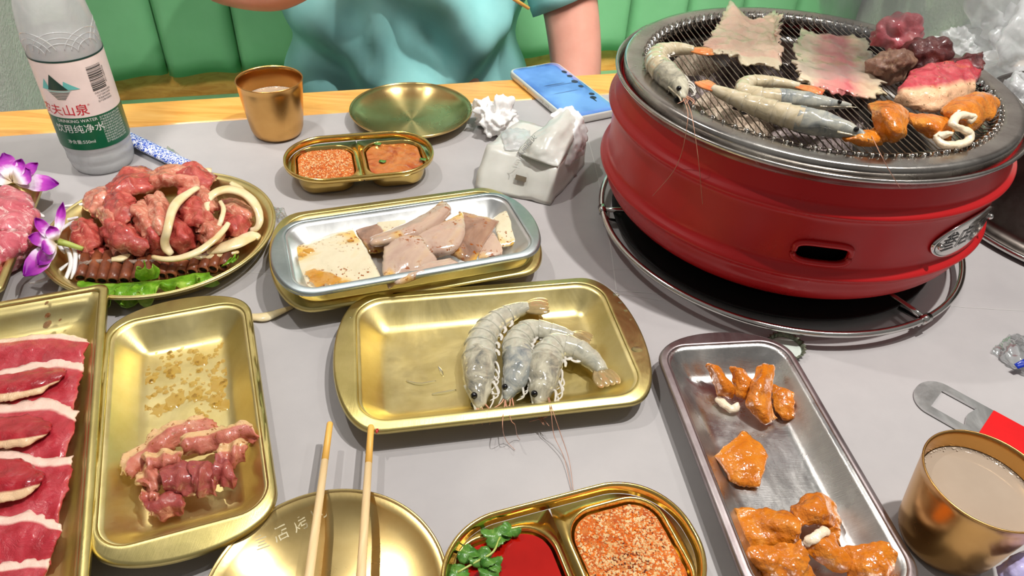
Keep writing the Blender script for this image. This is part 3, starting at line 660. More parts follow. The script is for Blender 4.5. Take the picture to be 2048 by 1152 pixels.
tray('serving_tray', 'narrow silver tray of sliced squid stacked on a brass tray', (-.0939, .5221), 21.5, .1178, .0531, .034, .1042, .0482, .020, .018, MT['steel'], MT['steel_rim'], z0=.0212)
tray('serving_tray', 'narrow brass tray smeared with yellow marinade, holding seasoned pork', (-.226, .3314), 112.5, .1203, .0531, .034, .1030, .0497, .020, .020, MT['brass'], MT['brass_rim'])
tray('serving_tray', 'narrow silver tray with amber braised intestine pieces, beside the bottle opener', (.1870, .3246), 99, .1180, .0545, .034, .1045, .0500, .020, .020, MT['steel_worn'], MT['steel_rim2'])
def sheet_tray(label, corner, deg, L, W, h=.022, mat=None):
    a = math.radians(deg); u = np.array([math.cos(a), math.sin(a)]); v = np.array([-math.sin(a), math.cos(a)])
    c = np.array(corner)-u*L/2+v*W/2; t = thing('sheet_tray', label, 'tray', (c[0], c[1], 0))
    z0 = .0012; zt = z0+h; q = lambda k, r: rrect(L/2-k, W/2-k, r, 8, 10, 9); P = lambda Q, z: place(Q, z, c, a)
    V, F = loft([P(q(-.0005, .006), zt-.003), P(q(0, .006), zt), P(q(.0035, .006), zt+.0005), P(q(.005, .006), zt-.001)]); mk('rim', V, F, MT['brass_rim'], t, mods=[('solid', .0008)])
    V, F = loft([P(q(.005, .006), zt-.001), P(q(.010, .010), zt-.010), P(q(.016, .012), z0+.003), P(q(.022, .014), z0+.0005), P(q(.05, .014), z0)], cap1=True); mk('basin', V, F, MT['brass'], t, mods=[('solid', .0006)])
    return c
sheet_tray('large square-cornered brass tray of fatty beef slices at lower left', (-.3357, .4536), 113, .33, .22)
sheet_tray('brown brass tray of marbled pink meat at the left edge', (-.4700, .6080), 108, .178, .15)

# round plates
def round_plate(label, c, R, zr, mat, flat=.0015, shape='dish', z0=0.0008, group=None):
    t = thing('round_plate', label, 'plate', (c[0], c[1], 0), group)
    if shape == 'dish':
        pr = [(.0001, z0), (R*.35, z0+.0002), (R*.62, z0+.0012), (R*.80, z0+zr*.28), (R*.92, z0+zr*.62), (R*.975, z0+zr*.93)]
    else:
        pr = [(.0001, z0), (R*.5, z0), (R*.80, z0+.0005), (R*.86, z0+.003), (R*.90, z0+zr*.62), (R*.93, z0+zr*.80), (R*.975, z0+zr*.97)]
    V, F = lathe(pr, c, 128, cap0=False); 
    V, F = lathe(pr, c, 128, cap0=True)
    mk('plate_body', V, F, mat, t, mods=[('solid', .0006)])
    V, F = lathe([(R*.975, z0+zr*.95), (R*.987, z0+zr*1.03), (R, z0+zr*1.0), (R*1.002, z0+zr*.9), (R*.99, z0+zr*.85), (R*.978, z0+zr*.9), (R*.975, z0+zr*.95)], c, 128)
    mk('rolled_rim', V, F, mat, t)
    return t
round_plate('empty round brass plate beside the cup and crumpled tissue', (-.1365, .8224), .0745, .016, MT['brass_plate'])
pb = round_plate('round brass plate with chopsticks resting across it', (-.0954, .2051), .0700, .016, MT['brass_plate'])
round_plate('round brass platter of marinated beef, onions and lettuce', (-.3265, .5417), .1008, .019, MT['brass'], shape='platter')
V, F = text_mesh('叁 店 烤 肉', .0098)
q0 = at(505, 1098, .006); q1 = at(655, 1022, .006); c0 = (q0+q1)/2; a = math.atan2(q1[1]-q0[1], q1[0]-q0[0]); ca, sa = math.cos(a), math.sin(a)
X = np.c_[c0[0]+V[:, 0]*ca-V[:, 1]*sa, c0[1]+V[:, 0]*sa+V[:, 1]*ca, np.full(len(V), 0)]
rr = np.hypot(X[:, 0]+.0954, X[:, 1]-.2051)/.07
X[:, 2] = .0008+np.interp(rr, [0, .35, .62, .8, .92, .975], [0, .0002, .0012, .0045, .0099, .0149])+.0007
mk('etched_lettering', X, F, MT['etch'], pb, smooth=False)

# cups
def cup(label, c, liq=.72):
    t = thing('tumbler', label, 'cup', (c[0], c[1], 0)); H = .0682; R0, R1 = .0282, .0367
    ro = lambda z: R0+(R1-R0)*(z/H)**.85
    pr = [(.001, .0008), (R0-.006, .0008), (R0-.0022, .0018), (R0, .005)]+[(ro(z), z) for z in np.linspace(.010, H-.0015, 10)]+[(R1+.0004, H-.0006), (R1, H), (R1-.0006, H), (R1-.0014, H-.0012)]+[(ro(z)-.0016, z) for z in np.linspace(H-.004, .006, 10)]+[(R0-.006, .0035), (.001, .003)]
    V, F = lathe(pr, c, 128, cap0=True, cap1=True); mk('cup_wall', V, F, MT['brass_cup'], t)
    zl = H*liq; rl = ro(zl)-.0019
    V, F = lathe([(.0005, zl-.0006), (rl*.9, zl-.0006), (rl*.985, zl-.0003), (rl, zl+.0006)], c, 96, cap0=True); mk('barley_tea', V, F, MT['milk'], t)
    m = MB()
    for i in range(150):
        th = random.uniform(0, 2*PI); rr = rl-random.expovariate(1/.0007)-.0003; s = random.uniform(.00025, .0007)
        v, f = blob_mesh((c[0]+rr*math.cos(th), c[1]+rr*math.sin(th), zl), s, 0, 0, 1, 1); m.add(v, f)
    m.build('bubbles', MT['foam'], t, kind='stuff')
cup('brass tumbler of cloudy tea beside the empty round plate', (-.2870, .7696), .64)
cup('brass tumbler of cloudy tea in the lower right, beside the bottle opener', (.2920, .2744), .80)

# two-part sauce dishes
def dish(label, c, deg, hx=.0787, hy=.0467, r=.044, h=.028):
    a = math.radians(deg); t = thing('sauce_dish', label, 'dish', (c[0], c[1], 0)); P = lambda Q, z: place(Q, z, c, a)
    q = lambda k: rrect(hx-k, hy-k, r-k, 10, 20, 4)
    V, F = loft([P(q(.0018), h-.0046), P(q(.0002), h-.0040), P(q(0), h-.0010), P(q(.0006), h), P(q(.0016), h-.0002), P(q(.0022), h-.0015), P(q(.0040), h-.0065)])
    mk('rim', V, F, MT['brass_dish'], t, mods=[('solid', .0004)])
    zl = h-.0075; m = MB(); out = q(.0040)
    comps = []
    for s in (-1, 1):
        cc = np.array([s*.0365, 0]); N = 72; an = np.linspace(0, 2*PI, N, endpoint=False)
        poly = [p for p in out if p[0]*s >= -1e-6]; poly = np.array(poly); 
        poly = poly[np.argsort(np.arctan2(poly[:, 1]-cc[1], poly[:, 0]-cc[0]))]
        ths = np.arctan2(poly[:, 1], poly[:, 0]-cc[0]); rs = np.hypot(poly[:, 1], poly[:, 0]-cc[0])
        def hit(th, cc=cc, poly=poly):
            d = np.array([math.cos(th), math.sin(th)]); best = 1e9
            for i in range(len(poly)):
                A = poly[i]-cc; B = poly[(i+1) % len(poly)]-cc; e = B-A; den = d[0]*e[1]-d[1]*e[0]
                if abs(den) < 1e-12: continue
                tt = (A[0]*e[1]-A[1]*e[0])/den; uu = (A[0]*d[1]-A[1]*d[0])/den
                if tt > 0 and -1e-6 <= uu <= 1+1e-6: best = min(best, tt)
            return cc+d*best
        O_ = np.array([hit(th) for th in an])
        def comp(k, cc=cc, an=an):
            R = rrect(.0320-k, .0370-k, max(.021-k, .004), 12, 22, 12); L = []
            for th in an:
                d = np.array([math.cos(th), math.sin(th)]); best = 1e9
                for i in range(len(R)):
                    A = R[i]; B = R[(i+1) % len(R)]; e = B-A; den = d[0]*e[1]-d[1]*e[0]
                    if abs(den) < 1e-12: continue
                    tt = (A[0]*e[1]-A[1]*e[0])/den; uu = (A[0]*d[1]-A[1]*d[0])/den
                    if tt > 0 and -1e-6 <= uu <= 1+1e-6: best = min(best, tt)
                L.append(cc+d*best)
            return np.array(L)
        V, F = loft([P(O_, zl), P(comp(-.0006), zl), P(comp(.0002), zl+.0006), P(comp(.0012), zl-.0004), P(comp(.0026), zl-.008), P(comp(.0045), .006), P(comp(.008), .0022), P(comp(.014), .0012)], cap1=True)
        mk('compartment', V, F, MT['brass_dish'], t, mods=[('solid', .0005)])
        comps.append((cc, comp))
    return t, P, comps, zl
def fill_surface(t, P, comp, z, mat, name, dome=.0, seed=0, amp=.0004, k=.0035, nr=14):
    L = []; C0 = comp(k); ctr = C0.mean(0)
    for i in range(nr):
        s = 1-i/nr*.98; Q = ctr+(C0-ctr)*s; zz = np.array([z+dome*(1-s*s)+amp*nz((p[0], p[1], seed), 160, seed)+amp*.6*nz((p[0], p[1], seed), 420, seed) for p in Q]); L.append(P(Q, zz))
    V, F = loft(L, cap1=True); return mk(name, V, F, mat, t)
def granules(t, P, comp, z, dome, n, mats, k=.005, seed=1, sz=(.0004, .0009)):
    rnd = random.Random(seed); C0 = comp(k); ctr = C0.mean(0); ms = [MB() for _ in mats]
    for i in range(n):
        th = rnd.randrange(len(C0)); s = math.sqrt(rnd.random()); q = ctr+(C0[th]-ctr)*s+np.array([rnd.uniform(-1, 1), rnd.uniform(-1, 1)])*.0012
        p = P(np.array([q]), z+dome*(1-s*s)+rnd.uniform(-.0002, .0004))[0]
        u = rnd.random()+.35*nz(p, 60, seed); j = 0 if u < .44 else (1 if u < .92 else 2)
        r = rnd.uniform(*sz)*(1.15 if j == 1 else .85); ax = rnd.uniform(.5, 1)
        v = np.array([[1, 0, 0], [-1, 0, 0], [0, 1, 0], [0, -1, 0], [0, 0, 1], [0, 0, -1]], float)*[r, r*ax, r*.7]
        a = rnd.uniform(0, PI); ca, sa = math.cos(a), math.sin(a); v = np.c_[v[:, 0]*ca-v[:, 1]*sa, v[:, 0]*sa+v[:, 1]*ca, v[:, 2]]+p
        ms[j].add(v, [[0, 2, 4], [2, 1, 4], [1, 3, 4], [3, 0, 4], [2, 0, 5], [1, 2, 5], [3, 1, 5], [0, 3, 5]])
    for m, mt, nm in zip(ms, mats, ('chilli_flakes', 'sesame_crumbs', 'pepper_grains')): m.build(nm, mt, t, kind='stuff', label=None).data.polygons.foreach_set('use_smooth', [False]*len(m.F))
GR = [MT['gr_or'], MT['gr_tan'], MT['gr_dk']]
dA, PA, cA, zA = dish('small two-part brass dish with chilli powder and orange bean sauce, behind the squid trays', (-.1713, .6842), 17)
fill_surface(dA, PA, cA[0][1], zA-.003, MT['spice'], 'spice_mix', .003, 3, .0008); granules(dA, PA, cA[0][1], zA-.003, .003, 2600, GR, seed=4)
fill_surface(dA, PA, cA[1][1], zA-.0025, MT['paste'], 'bean_sauce', .0015, 8, .0012)
dB, PB_, cB, zB = dish('two-part brass dish with red sauce and chilli sesame powder at the front edge', (.0469, .2264), 20.5)
fill_surface(dB, PB_, cB[1][1], zB-.003, MT['spice'], 'spice_mix', .003, 5, .0008); granules(dB, PB_, cB[1][1], zB-.003, .003, 4200, GR, seed=9, sz=(.0005, .00115))
fill_surface(dB, PB_, cB[0][1], zB-.003, MT['sauce'], 'red_sauce', .0008, 6, .0004)
def leaf_bit(parent, px, py, z, s, rot, mat, name='coriander_leaf', seed=0):
    c = at(px, py, z); n = 40; rnd = random.Random(seed)
    R = [s*(.55+.35*abs(math.cos(1.5*th))+.12*abs(math.sin(9*th))) for th in np.linspace(0, 2*PI, n, endpoint=False)]
    L = []
    for k in (1, .75, .45, .12):
        L.append(np.array([[c[0]+R[i]*k*math.cos(2*PI*i/n+rot), c[1]+R[i]*k*math.sin(2*PI*i/n+rot)*.8, c[2]+.0022*k*k*math.sin(3*2*PI*i/n+seed)+.0006] for i in range(n)]))
    V, F = loft(L, cap1=True); return mk(name, V, F, mat, parent, mods=[('solid', .0004)])
hc = thing('coriander_sprig', 'coriander sprig floating in the red sauce at the front edge', 'herb', at(980, 1090, zB))
for i, (x, y, s, r) in enumerate(((992, 1072, .0105, .5), (1020, 1062, .007, 2.), (965, 1118, .009, 3.6), (985, 1128, .0075, 1.), (935, 1108, .008, .1), (910, 1148, .009, .4), (975, 1150, .007, 2.2))):
    leaf_bit(hc, x, y, zB+.0005, s, r, MT['herb'], seed=i)
V, F, _ = tube(crom([at(1000, 1075, zB+.001), at(985, 1105, zB+.0015), at(950, 1125, zB+.001), at(915, 1145, zB+.001)], 14), .0007, 8); mk('stalk', V, F, MT['stem'], hc)
for i, (x, y, w_) in enumerate(((756, 287, 'by the divider'), (846, 318, 'near the right end'), (765, 322, 'at the lower left corner'))):
    c = at(x, y, zA+.0008); n = 20
    L = [np.array([[c[0]+.0042*k*math.cos(2*PI*j/n)*(1 if j % 2 else .8), c[1]+.0028*k*math.sin(2*PI*j/n), c[2]+.0004*math.sin(j)] for j in range(n)]) for k in (1, .5, .1)]
    V, F = loft(L, cap1=True); mk('herb_scrap', V, F, MT['herb'], dA, mods=[('solid', .0004)])

# ================================================================== the barrel grill
g3 = lambda z: np.array([GC[0], GC[1], z])
gs = thing('grill_stand', 'round steel wire stand under the red barrel grill', 'stand', (.263, .6295, 0))
SCN = np.array([.263, .6295])
a_ = np.linspace(0, 2*PI, 121)
def ringtube(c, R, z, r, n=10, N=120):
    a = np.linspace(0, 2*PI, N, endpoint=False); L = []
    for i in range(N):
        b = np.linspace(0, 2*PI, n, endpoint=False); rr = R+r*np.cos(b); L.append(np.c_[c[0]+rr*math.cos(a[i]), c[1]+rr*math.sin(a[i]), z+r*np.sin(b)])
    L.append(L[0]); return loft(L)
V, F = ringtube(SCN, .1765, .016, .0030); mk('outer_ring', V, F, MT['chrome'], gs)
for k in range(3):
    an = math.radians(-57.5+120*k); d = np.array([math.cos(an), math.sin(an)]); e = np.array([-d[1], d[0]])
    p = lambda r, z, s=0: np.r_[SCN+d*r+e*s, z]
    V, F, _ = tube([p(.1765, .016), p(.162, .0165), p(.145, .0165), p(.128, .0165)], .0026, 10); mk('spoke', V, F, MT['chrome'], gs)
    V, F, _ = tube([p(.1765, .016, .006), p(.170, .008, .006), p(.150, .0055, .006)], .0022, 10); mk('foot', V, F, MT['chrome'], gs)
    V, F, _ = tube([p(.1765, .016, -.005), p(.1765, .016, .005)], .0042, 10); mk('clamp', V, F, MT['chrome'], gs)
V, F = lathe([(.001, .0060), (.150, .0060), (.156, .0085), (.159, .0120), (.158, .0130), (.154, .0100), (.148, .0085), (.001, .0085)], (SCN[0]-.006, SCN[1]+.004), 96, True, True); mk('soot_tray', V, F, MT['black'], gs, label='black soot tray under the barrel')
V, F = lathe([(.10, .0095), (.125, .0095), (.125, .0200), (.10, .0200), (.10, .0095)], (SCN[0], SCN[1]), 64); mk('support_ring', V, F, MT['darksteel'], gs)

gr = thing('barbecue_grill', 'red barrel-shaped tabletop charcoal grill with steel rim and wire grate', 'grill', g3(.0205))
rib = lambda z, zc, w_, h: h*math.exp(-((z-zc)/w_)**2)
prof = []
for z in np.linspace(.0215, .154, 84):
    r = .1745+rib(z, .126, .0042, .0062)+rib(z, .068, .0046, .0070)
    if z < .056: r -= .030*((.056-z)/.0345)**2.0
    if z > .135: r -= .004*((z-.135)/.02)
    prof.append((r, z))
inn = [(r-.003, z) for r, z in prof][::-1]
V, F = lathe(prof+inn+[prof[0]], (GC[0], GC[1]), 200)
# vent slot cut through the wall
vc = at_cyl(1644, 507, .1745); va = math.atan2(vc[1]-GC[1], vc[0]-GC[0])
o = mk('barrel', V, F, MT['red'], gr)
def slot_cutter(hx, hz, r0, r1):
    b = np.linspace(0, 2*PI, 48, endpoint=False); Q = []
    for t in b:
        ct, st = math.cos(t), math.sin(t); Q.append((math.copysign(abs(ct)**.55, ct)*hx, math.copysign(abs(st)**.55, st)*hz))
    L = []
    for r in (r0, r1):
        L.append(np.array([[GC[0]+r*math.cos(va)-x*math.sin(va), GC[1]+r*math.sin(va)+x*math.cos(va), vc[2]+z] for x, z in Q]))
    return loft(L, True, True), Q
(Vc, Fc), Q = slot_cutter(.0195, .0080, .12, .2)
cut = mk('slot', Vc, Fc, None, None); bo = o.modifiers.new('b', 'BOOLEAN'); bo.object = cut; bo.solver = 'EXACT'
nm = bpy.data.meshes.new_from_object(o.evaluated_get(bpy.context.evaluated_depsgraph_get())); o.modifiers.clear(); o.data = nm
bpy.data.objects.remove(cut)
if len(o.data.materials) == 0: o.data.materials.append(MT['red'])
o.data.polygons.foreach_set('use_smooth', [True]*len(o.data.polygons))
for k in range(2):                              # pressed lip round the vent
    L = []
    for x, z in Q:
        s = 1.12; px_ = x*s; ang = va+px_/.176
        L.append([GC[0]+.1752*math.cos(ang), GC[1]+.1752*math.sin(ang), vc[2]+z*1.16])
    P = np.array(L+[L[0], L[1]]); V, F, _ = tube(P, .0026, 8, caps=False)
    if k == 0: mk('vent_lip', V, F, MT['red'], gr)
V, F = lathe([(.02, .030), (.12, .030), (.150, .060), (.165, .10), (.166, .145)], (GC[0], GC[1]), 96, True); mk('inner_liner', V, F, MT['black'], gr, mods=[('solid', .001)])
# drip pan with rolled rim, and the grate plate above it
V, F = lathe([(.1705, .142), (.1720, .1500), (.1745, .1535), (.1768, .1552), (.1784, .1570), (.1788, .1585), (.1778, .1598), (.1764, .1596), (.1752, .1580), (.1735, .1560), (.1716, .1520), (.1690, .146), (.160, .143), (.153, .142), (.150, .136), (.146, .118), (.135, .108), (.12, .104)], (GC[0], GC[1]), 200)
mk('drip_pan', V, F, MT['grate'], gr, mods=[('solid', .0008)])
V, F = lathe([(.12, .104), (.10, .098), (.06, .094), (.001, .093)], (GC[0], GC[1]), 96); mk('charcoal_bowl', V, F, MT['darksteel'], gr, mods=[('solid', .001)])
gp = [(.1700, .1500), (.1712, .1560), (.1716, .1610), (.1708, .1642), (.1690, .1656), (.1660, .1658), (.1570, .1652), (.1530, .1646), (.1512, .1630), (.1504, .1600), (.1500, .1560)]
V, F = lathe(gp, (GC[0], GC[1]), 200); mk('grate_rim', V, F, MT['grate'], gr, mods=[('solid', .0010)])
wd_ = np.array([math.cos(math.radians(-82)), math.sin(math.radians(-82))]); wp = np.array([-wd_[1], wd_[0]])
for i in range(-25, 26):
    s = i*.0059
    if abs(s) > .150: continue
    hl = math.sqrt(.1535**2-s*s)-.0005
    a0 = np.r_[GC+wp*s-wd_*hl, 0]; b0 = np.r_[GC+wp*s+wd_*hl, 0]; n_ = np.r_[wd_, 0]; z = lambda h: np.array([0, 0, h])
    P = [a0-n_*.0012+z(.1652), a0+z(.1672), a0+n_*.004+z(.1650), a0+n_*.012+z(.1610), (a0*3+b0)/4+z(.1605), (a0+b0)/2+z(.1605), (a0+b0*3)/4+z(.1605), b0-n_*.012+z(.1610), b0-n_*.004+z(.1650), b0+z(.1672), b0+n_*.0012+z(.1652)]
    V, F, _ = tube(P, .00052, 6, caps=False); mk('grate_wire', V, F, MT['wire'], gr)
for i in range(92):                             # pressed tabs round the inside of the rim
    an = 2*PI*i/92; d = np.array([math.cos(an), math.sin(an)]); e = np.array([-d[1], d[0]])
    c = GC+d*.1512
    P = [np.r_[c+d*.0016, .1655], np.r_[c-d*.0002, .1652], np.r_[c-d*.0016, .1625], np.r_[c-d*.0010, .1585], np.r_[c+d*.0002, .1545]]
    V, F, _ = tube(P, [.0010, .0016, .0026, .0030, .0026], 8); mk('rim_tab', V, F, MT['chrome'], gr)
# badge
bz = .0935; ba = math.atan2(*(at_cyl(1925, 487, .176)-g3(0))[[1, 0]])
def on_cyl(x, z, r): return np.array([GC[0]+r*math.cos(ba+x/r), GC[1]+r*math.sin(ba+x/r), bz+z])
bd = np.linspace(0, 2*PI, 72, endpoint=False)
L = []
for s, r in ((1.0, .1757), (1.0, .1772), (.97, .1776), (.6, .1776), (.3, .1776), (.01, .1776)):
    L.append(np.array([on_cyl(.047*s*math.cos(t), .0185*s*math.sin(t), r) for t in bd]))
V, F = loft(L, cap1=True); bg = mk('badge', V, F, MT['chrome'], gr, label='oval steel badge with black characters')
L = [np.array([on_cyl(.045*s*math.cos(t), .0170*s*math.sin(t), .17785) for t in bd]) for s in (1, .985)]
V, F = loft(L); mk('badge_border', V, F, MT['ink'], bg)
V, F = text_mesh('叁店烤肉', .0185); V, F = slice_mesh(V, F, .003)
mk('badge_lettering', np.array([on_cyl(v[0]*1.02, v[1]*1.08, .17795) for v in V]), F, MT['ink'], bg, smooth=False)
for s in (-1, 1):
    c = on_cyl(s*.0405, 0, .1785); V, F = blob_mesh(c, .0026, 0, 0, 1, 3); mk('rivet', V, F, MT['chrome'], bg)
# charcoal lumps under the grate
rnd = random.Random(5)
spots = [(1340, 150, 'c2'), (1395, 130, 'c2'), (1430, 195, 'c2'), (1385, 180, 'c1'), (1450, 150, 'c1'), (1500, 240, 'c2'), (1455, 235, 'c2'), (1545, 225, 'c1'), (1590, 270, 'c1'), (1655, 285, 'c1'), (1620, 130, 'c1'), (1560, 150, 'c1'), (1690, 230, 'c1'), (1720, 170, 'c1'), (1500, 110, 'c1'), (1560, 60, 'c1'), (1640, 200, 'c1'), (1780, 230, 'c1')]
CL = ['leftmost, below the curled prawn', 'right of the curled prawn head', 'tan, below the tail of the straight prawn', 'between the curled and straight prawns', 'dark, between the prawns and the left pork slice', 'tan, nearest the front rim', 'tan, second from the front rim at the left',
      'hidden under the middle of the straight prawn', 'grey, in front of the straight prawn', 'white with ash, below the prawn heads', 'under the left edge of the pink-centred slice', 'between the two pork belly slices', 'below the left intestine fold', 'below the right edge of the pink-centred slice', 'under the front of the left pork slice', 'under the back of the left pork slice', 'behind the folded prawn', 'under the steak and intestine']
for i, (x, y, c) in enumerate(spots):
    p = at(x, y, .135); r = rnd.uniform(.015, .022); p[2] = .128+rnd.uniform(-.004, .003)
    V, F = blob_mesh(p, r, i, .35, 45, 4, sc=(1.25, .9, .72), rot=rnd.uniform(0, 3)); V[:, 2] = np.minimum(V[:, 2], .1585)
    mk('charcoal', V, F, MT['charcoal2' if c == 'c2' else 'charcoal'], None, label='ashy charcoal lump under the wire grate, '+CL[i], cat='charcoal', group='charcoal lumps under the grate')

# ================================================================== prawns
def prawn(label, path, R, dark=False, tailmat=None, shell=None, belly=1, ants=(), group=None, seed=0, legs=True, minr=.3, headmat=None):
    """path: world points tail tip -> head tip"""
    P = crom(np.array(path), 160); d = np.r_[0, np.cumsum(np.linalg.norm(np.diff(P, axis=0), axis=1))]; d /= d[-1]
    u = np.linspace(0, 1, 200); P = np.c_[[np.interp(u, d, P[:, k]) for k in range(3)]].T
    T, S, N = frames(P); rnd = random.Random(seed)
    base = P[:, :].mean(0); base = np.array([base[0], base[1], P[:, 2].min()-R])
    t = thing('prawn', label, 'prawn', base, group)
    prof = lambda s: R*np.interp(s, [0, .14, .17, .30, .45, .60, .68, .78, .88, .95, 1], [.25, .42, .50, .68, .86, .98, 1.02, .92, .66, .36, .07])
    B = S*belly          # belly side
    shell = shell or MT['shell']; tailmat = tailmat or MT['shelltail']
    # tail fan
    i1 = 32
    for k, off in enumerate((-1, -.35, .35, 1)):
        pts = [P[i1]-B[i1]*0, P[int(i1*.5)]+S[int(i1*.5)]*off*R*.42+N[10]*R*.1*(1-abs(off)), P[2]+S[2]*off*R*.55]
        V, F, _ = tube(crom(pts, 12), np.array([.30, .36, .40, .42, .44, .44, .43, .41, .38, .33, .26, .12])*R*.9, 10, flat=.38)
        mk('tail_fin', V, F, tailmat, t)
    # abdomen rings
    cuts = [.13, .26, .34, .42, .50, .57, .65]
    for k in range(6):
        i0 = int(cuts[k]*199); i2 = int(cuts[k+1]*199)+3; L = []
        ids = list(range(i0, i2)); m = len(ids)
        for j, i in enumerate(ids):
            f = j/(m-1); r = prof(u[i])*(.93+.10*f if j < m-1 else .9)
            a = np.linspace(0, 2*PI, 26, endpoint=False)
            # keel: slightly deeper towards the belly
            L.append(P[i]+r*(np.cos(a)[:, None]*S[i]*1.05+np.sin(a)[:, None]*N[i]*.98))
        V, F = loft(L, True, True); V = V+np.c_[nzv(V, 200, seed), nzv(V, 200, seed+1), nzv(V, 200, seed+2)]*R*.03
        mk('shell_ring', V, F, shell, t)
    # carapace
    ids = list(range(int(.63*199), 197)); L = []
    for i in ids:
        a = np.linspace(0, 2*PI, 28, endpoint=False); r = prof(u[i])
        L.append(P[i]+r*(np.cos(a)[:, None]*S[i]*1.02+np.sin(a)[:, None]*N[i]*1.0))
    V, F = loft(L, True, True); V = V+np.c_[nzv(V, 140, seed), nzv(V, 140, seed+1), nzv(V, 140, seed+2)]*R*.09
    hd = mk('carapace', V, F, headmat or (MT['shelldark'] if dark else MT['shellh']), t)
    # rostrum on the back side
    j0, j1 = int(.84*199), 199
    pts = [P[j0]-B[j0]*prof(u[j0])*.95, P[190]-B[190]*prof(u[190])*.9, P[199]-B[199]*R*.25+T[199]*R*.3]
    V, F, _ = tube(crom(pts, 12), np.linspace(.16, .03, 12)*R, 8, flat=.6); mk('rostrum', V, F, shell, t)
    for s in (-1, 1):
        c = P[183]-B[183]*R*.30+N[183]*R*.42*s+T[183]*R*.1
        V, F = blob_mesh(c, R*.20, 0, 0, 1, 3); mk('eye', V, F, MT['eye'], t)
    if legs:
        zlo = base[2]+.0006
        for k in range(6):            # walking legs, folded under the head
            i = int((.68+.035*k)*199); r = prof(u[i]); o = P[i]+B[i]*r*.75
            q = [o, o+B[i]*R*.30+T[i]*R*(.4+rnd.uniform(-.2, .3))+N[i]*R*rnd.uniform(-.1, .3), o+B[i]*R*(.28+rnd.uniform(-.1, .25))+T[i]*R*(1.0+rnd.uniform(-.2, .3)), o+B[i]*R*.05+T[i]*R*(1.5+rnd.uniform(-.2, .2))]
            V, F, _ = tube(crom(q, 14), np.linspace(.10, .035, 14)*R, 7); V[:, 2] = np.maximum(V[:, 2], zlo); mk('walking_leg', V, F, MT['pleg'], t)
        for k in range(5):            # swimmerets
            i = int((.28+.075*k)*199); r = prof(u[i]); o = P[i]+B[i]*r*.85
            q = [o, o+B[i]*R*.32+T[i]*R*.15, o+B[i]*R*.42+T[i]*R*.5]
            V, F, _ = tube(crom(q, 10), np.linspace(.16, .07, 10)*R, 8, flat=.5); V[:, 2] = np.maximum(V[:, 2], zlo); mk('swimmeret', V, F, MT['pleg'], t)
        for k in range(4):            # mouthparts and antennules
            i = 188; o = P[i]+B[i]*R*.2*(k-1)*.6
            q = [o, o+T[i]*R*.8+B[i]*R*rnd.uniform(-.3, .6), o+T[i]*R*1.5+B[i]*R*rnd.uniform(-.6, .9)]
            V, F, _ = tube(crom(q, 8), np.linspace(.06, .02, 8)*R, 6); V[:, 2] = np.maximum(V[:, 2], zlo); mk('antennule', V, F, MT['ant'], t)
    for A in ants:
        V, F, _ = tube(crom(np.array(A), 40), np.linspace(.00036, .00018, 40), 6); mk('antenna', V, F, MT['ant'], t)
    return t
W3 = lambda L: [at(*p) for p in L]
tz = .0135
prawn('raw prawn with a straight tail, leftmost of the three on the brass tray', W3([(1101, 611, tz+.002), (1045, 617, tz), (992, 643, tz), (963, 683, tz), (958, 726, tz), (957, 772, tz), (960, 824, tz-.002)]), .0130, belly=-1, seed=1, headmat=MT['shellh'])
prawn('raw prawn with a blue-black head patch, middle of the three on the brass tray', W3([(1186, 684, tz), (1131, 670, tz), (1064, 660, tz+.001), (1035, 685, tz+.001), (1036, 722, tz+.001), (1030, 760, tz), (1008, 804, tz-.002)]), .0118, dark=True, belly=-1, seed=2,
      ants=[W3([(1010, 800, .014), (1022, 840, .022), (1030, 850, .0226), (1034, 870, .006), (1040, 880, .001)]), W3([(1010, 800, .014), (1005, 850, .0226), (1012, 880, .004), (1030, 900, .001)])])
prawn('raw prawn curled to the right, rightmost of the three on the brass tray', W3([(1222, 774, tz), (1198, 735, tz), (1160, 704, tz), (1113, 694, tz), (1092, 722, tz), (1086, 766, tz), (1073, 818, tz-.002)]), .0130, belly=-1, seed=3,
      ants=[W3([(1098, 795, .014), (1106, 823, .0226), (1122, 870, .012), (1138, 920, .004), (1147, 982, .001)]), W3([(1096, 795, .014), (1102, 823, .0226), (1108, 870, .010), (1128, 915, .004), (1143, 980, .001)])])
gz = .1612+.009
def hang(pts): return [at_cyl(x, y, .1815) for x, y in pts]
prawn('curled raw prawn with orange tail at the left rim of the grill', W3([(1430, 104, gz), (1392, 101, gz), (1352, 98, gz), (1318, 106, gz), (1314, 128, gz), (1334, 150, gz), (1356, 172, gz), (1368, 200, gz)]), .0108, tailmat=MT['shelltail2'], shell=MT['gshell'], belly=-1, seed=4,
      ants=[W3([(1364, 190, gz), (1374, 218, .170)])+hang([(1375, 243), (1364, 303), (1345, 345), (1305, 392)]), W3([(1366, 190, gz), (1380, 218, .170)])+hang([(1388, 257), (1398, 330), (1405, 408)])])
prawn('grey raw prawn folded double, behind the straight prawn on the grill', W3([(1652, 186, gz), (1594, 172, gz), (1535, 164, gz+.001), (1494, 167, gz), (1490, 185, gz), (1530, 195, gz), (1588, 200, gz), (1650, 207, gz), (1708, 212, gz)]), .0085, tailmat=MT['shelltail2'], shell=MT['gshell'], belly=-1, seed=5, legs=False, headmat=MT['shelldark'])
prawn('long straight raw prawn across the front of the grill', W3([(1399, 160, gz), (1424, 176, gz), (1462, 193, gz), (1514, 213, gz), (1570, 230, gz), (1630, 245, gz), (1686, 258, gz), (1740, 276, gz)]), .0102, tailmat=MT['shelltail2'], shell=MT['gshell'], belly=-1, seed=6, legs=False, headmat=MT['shelldark'],
      ants=[W3([(1735, 255, gz), (1752, 290, .172)])+hang([(1762, 310), (1778, 340), (1800, 376)])])

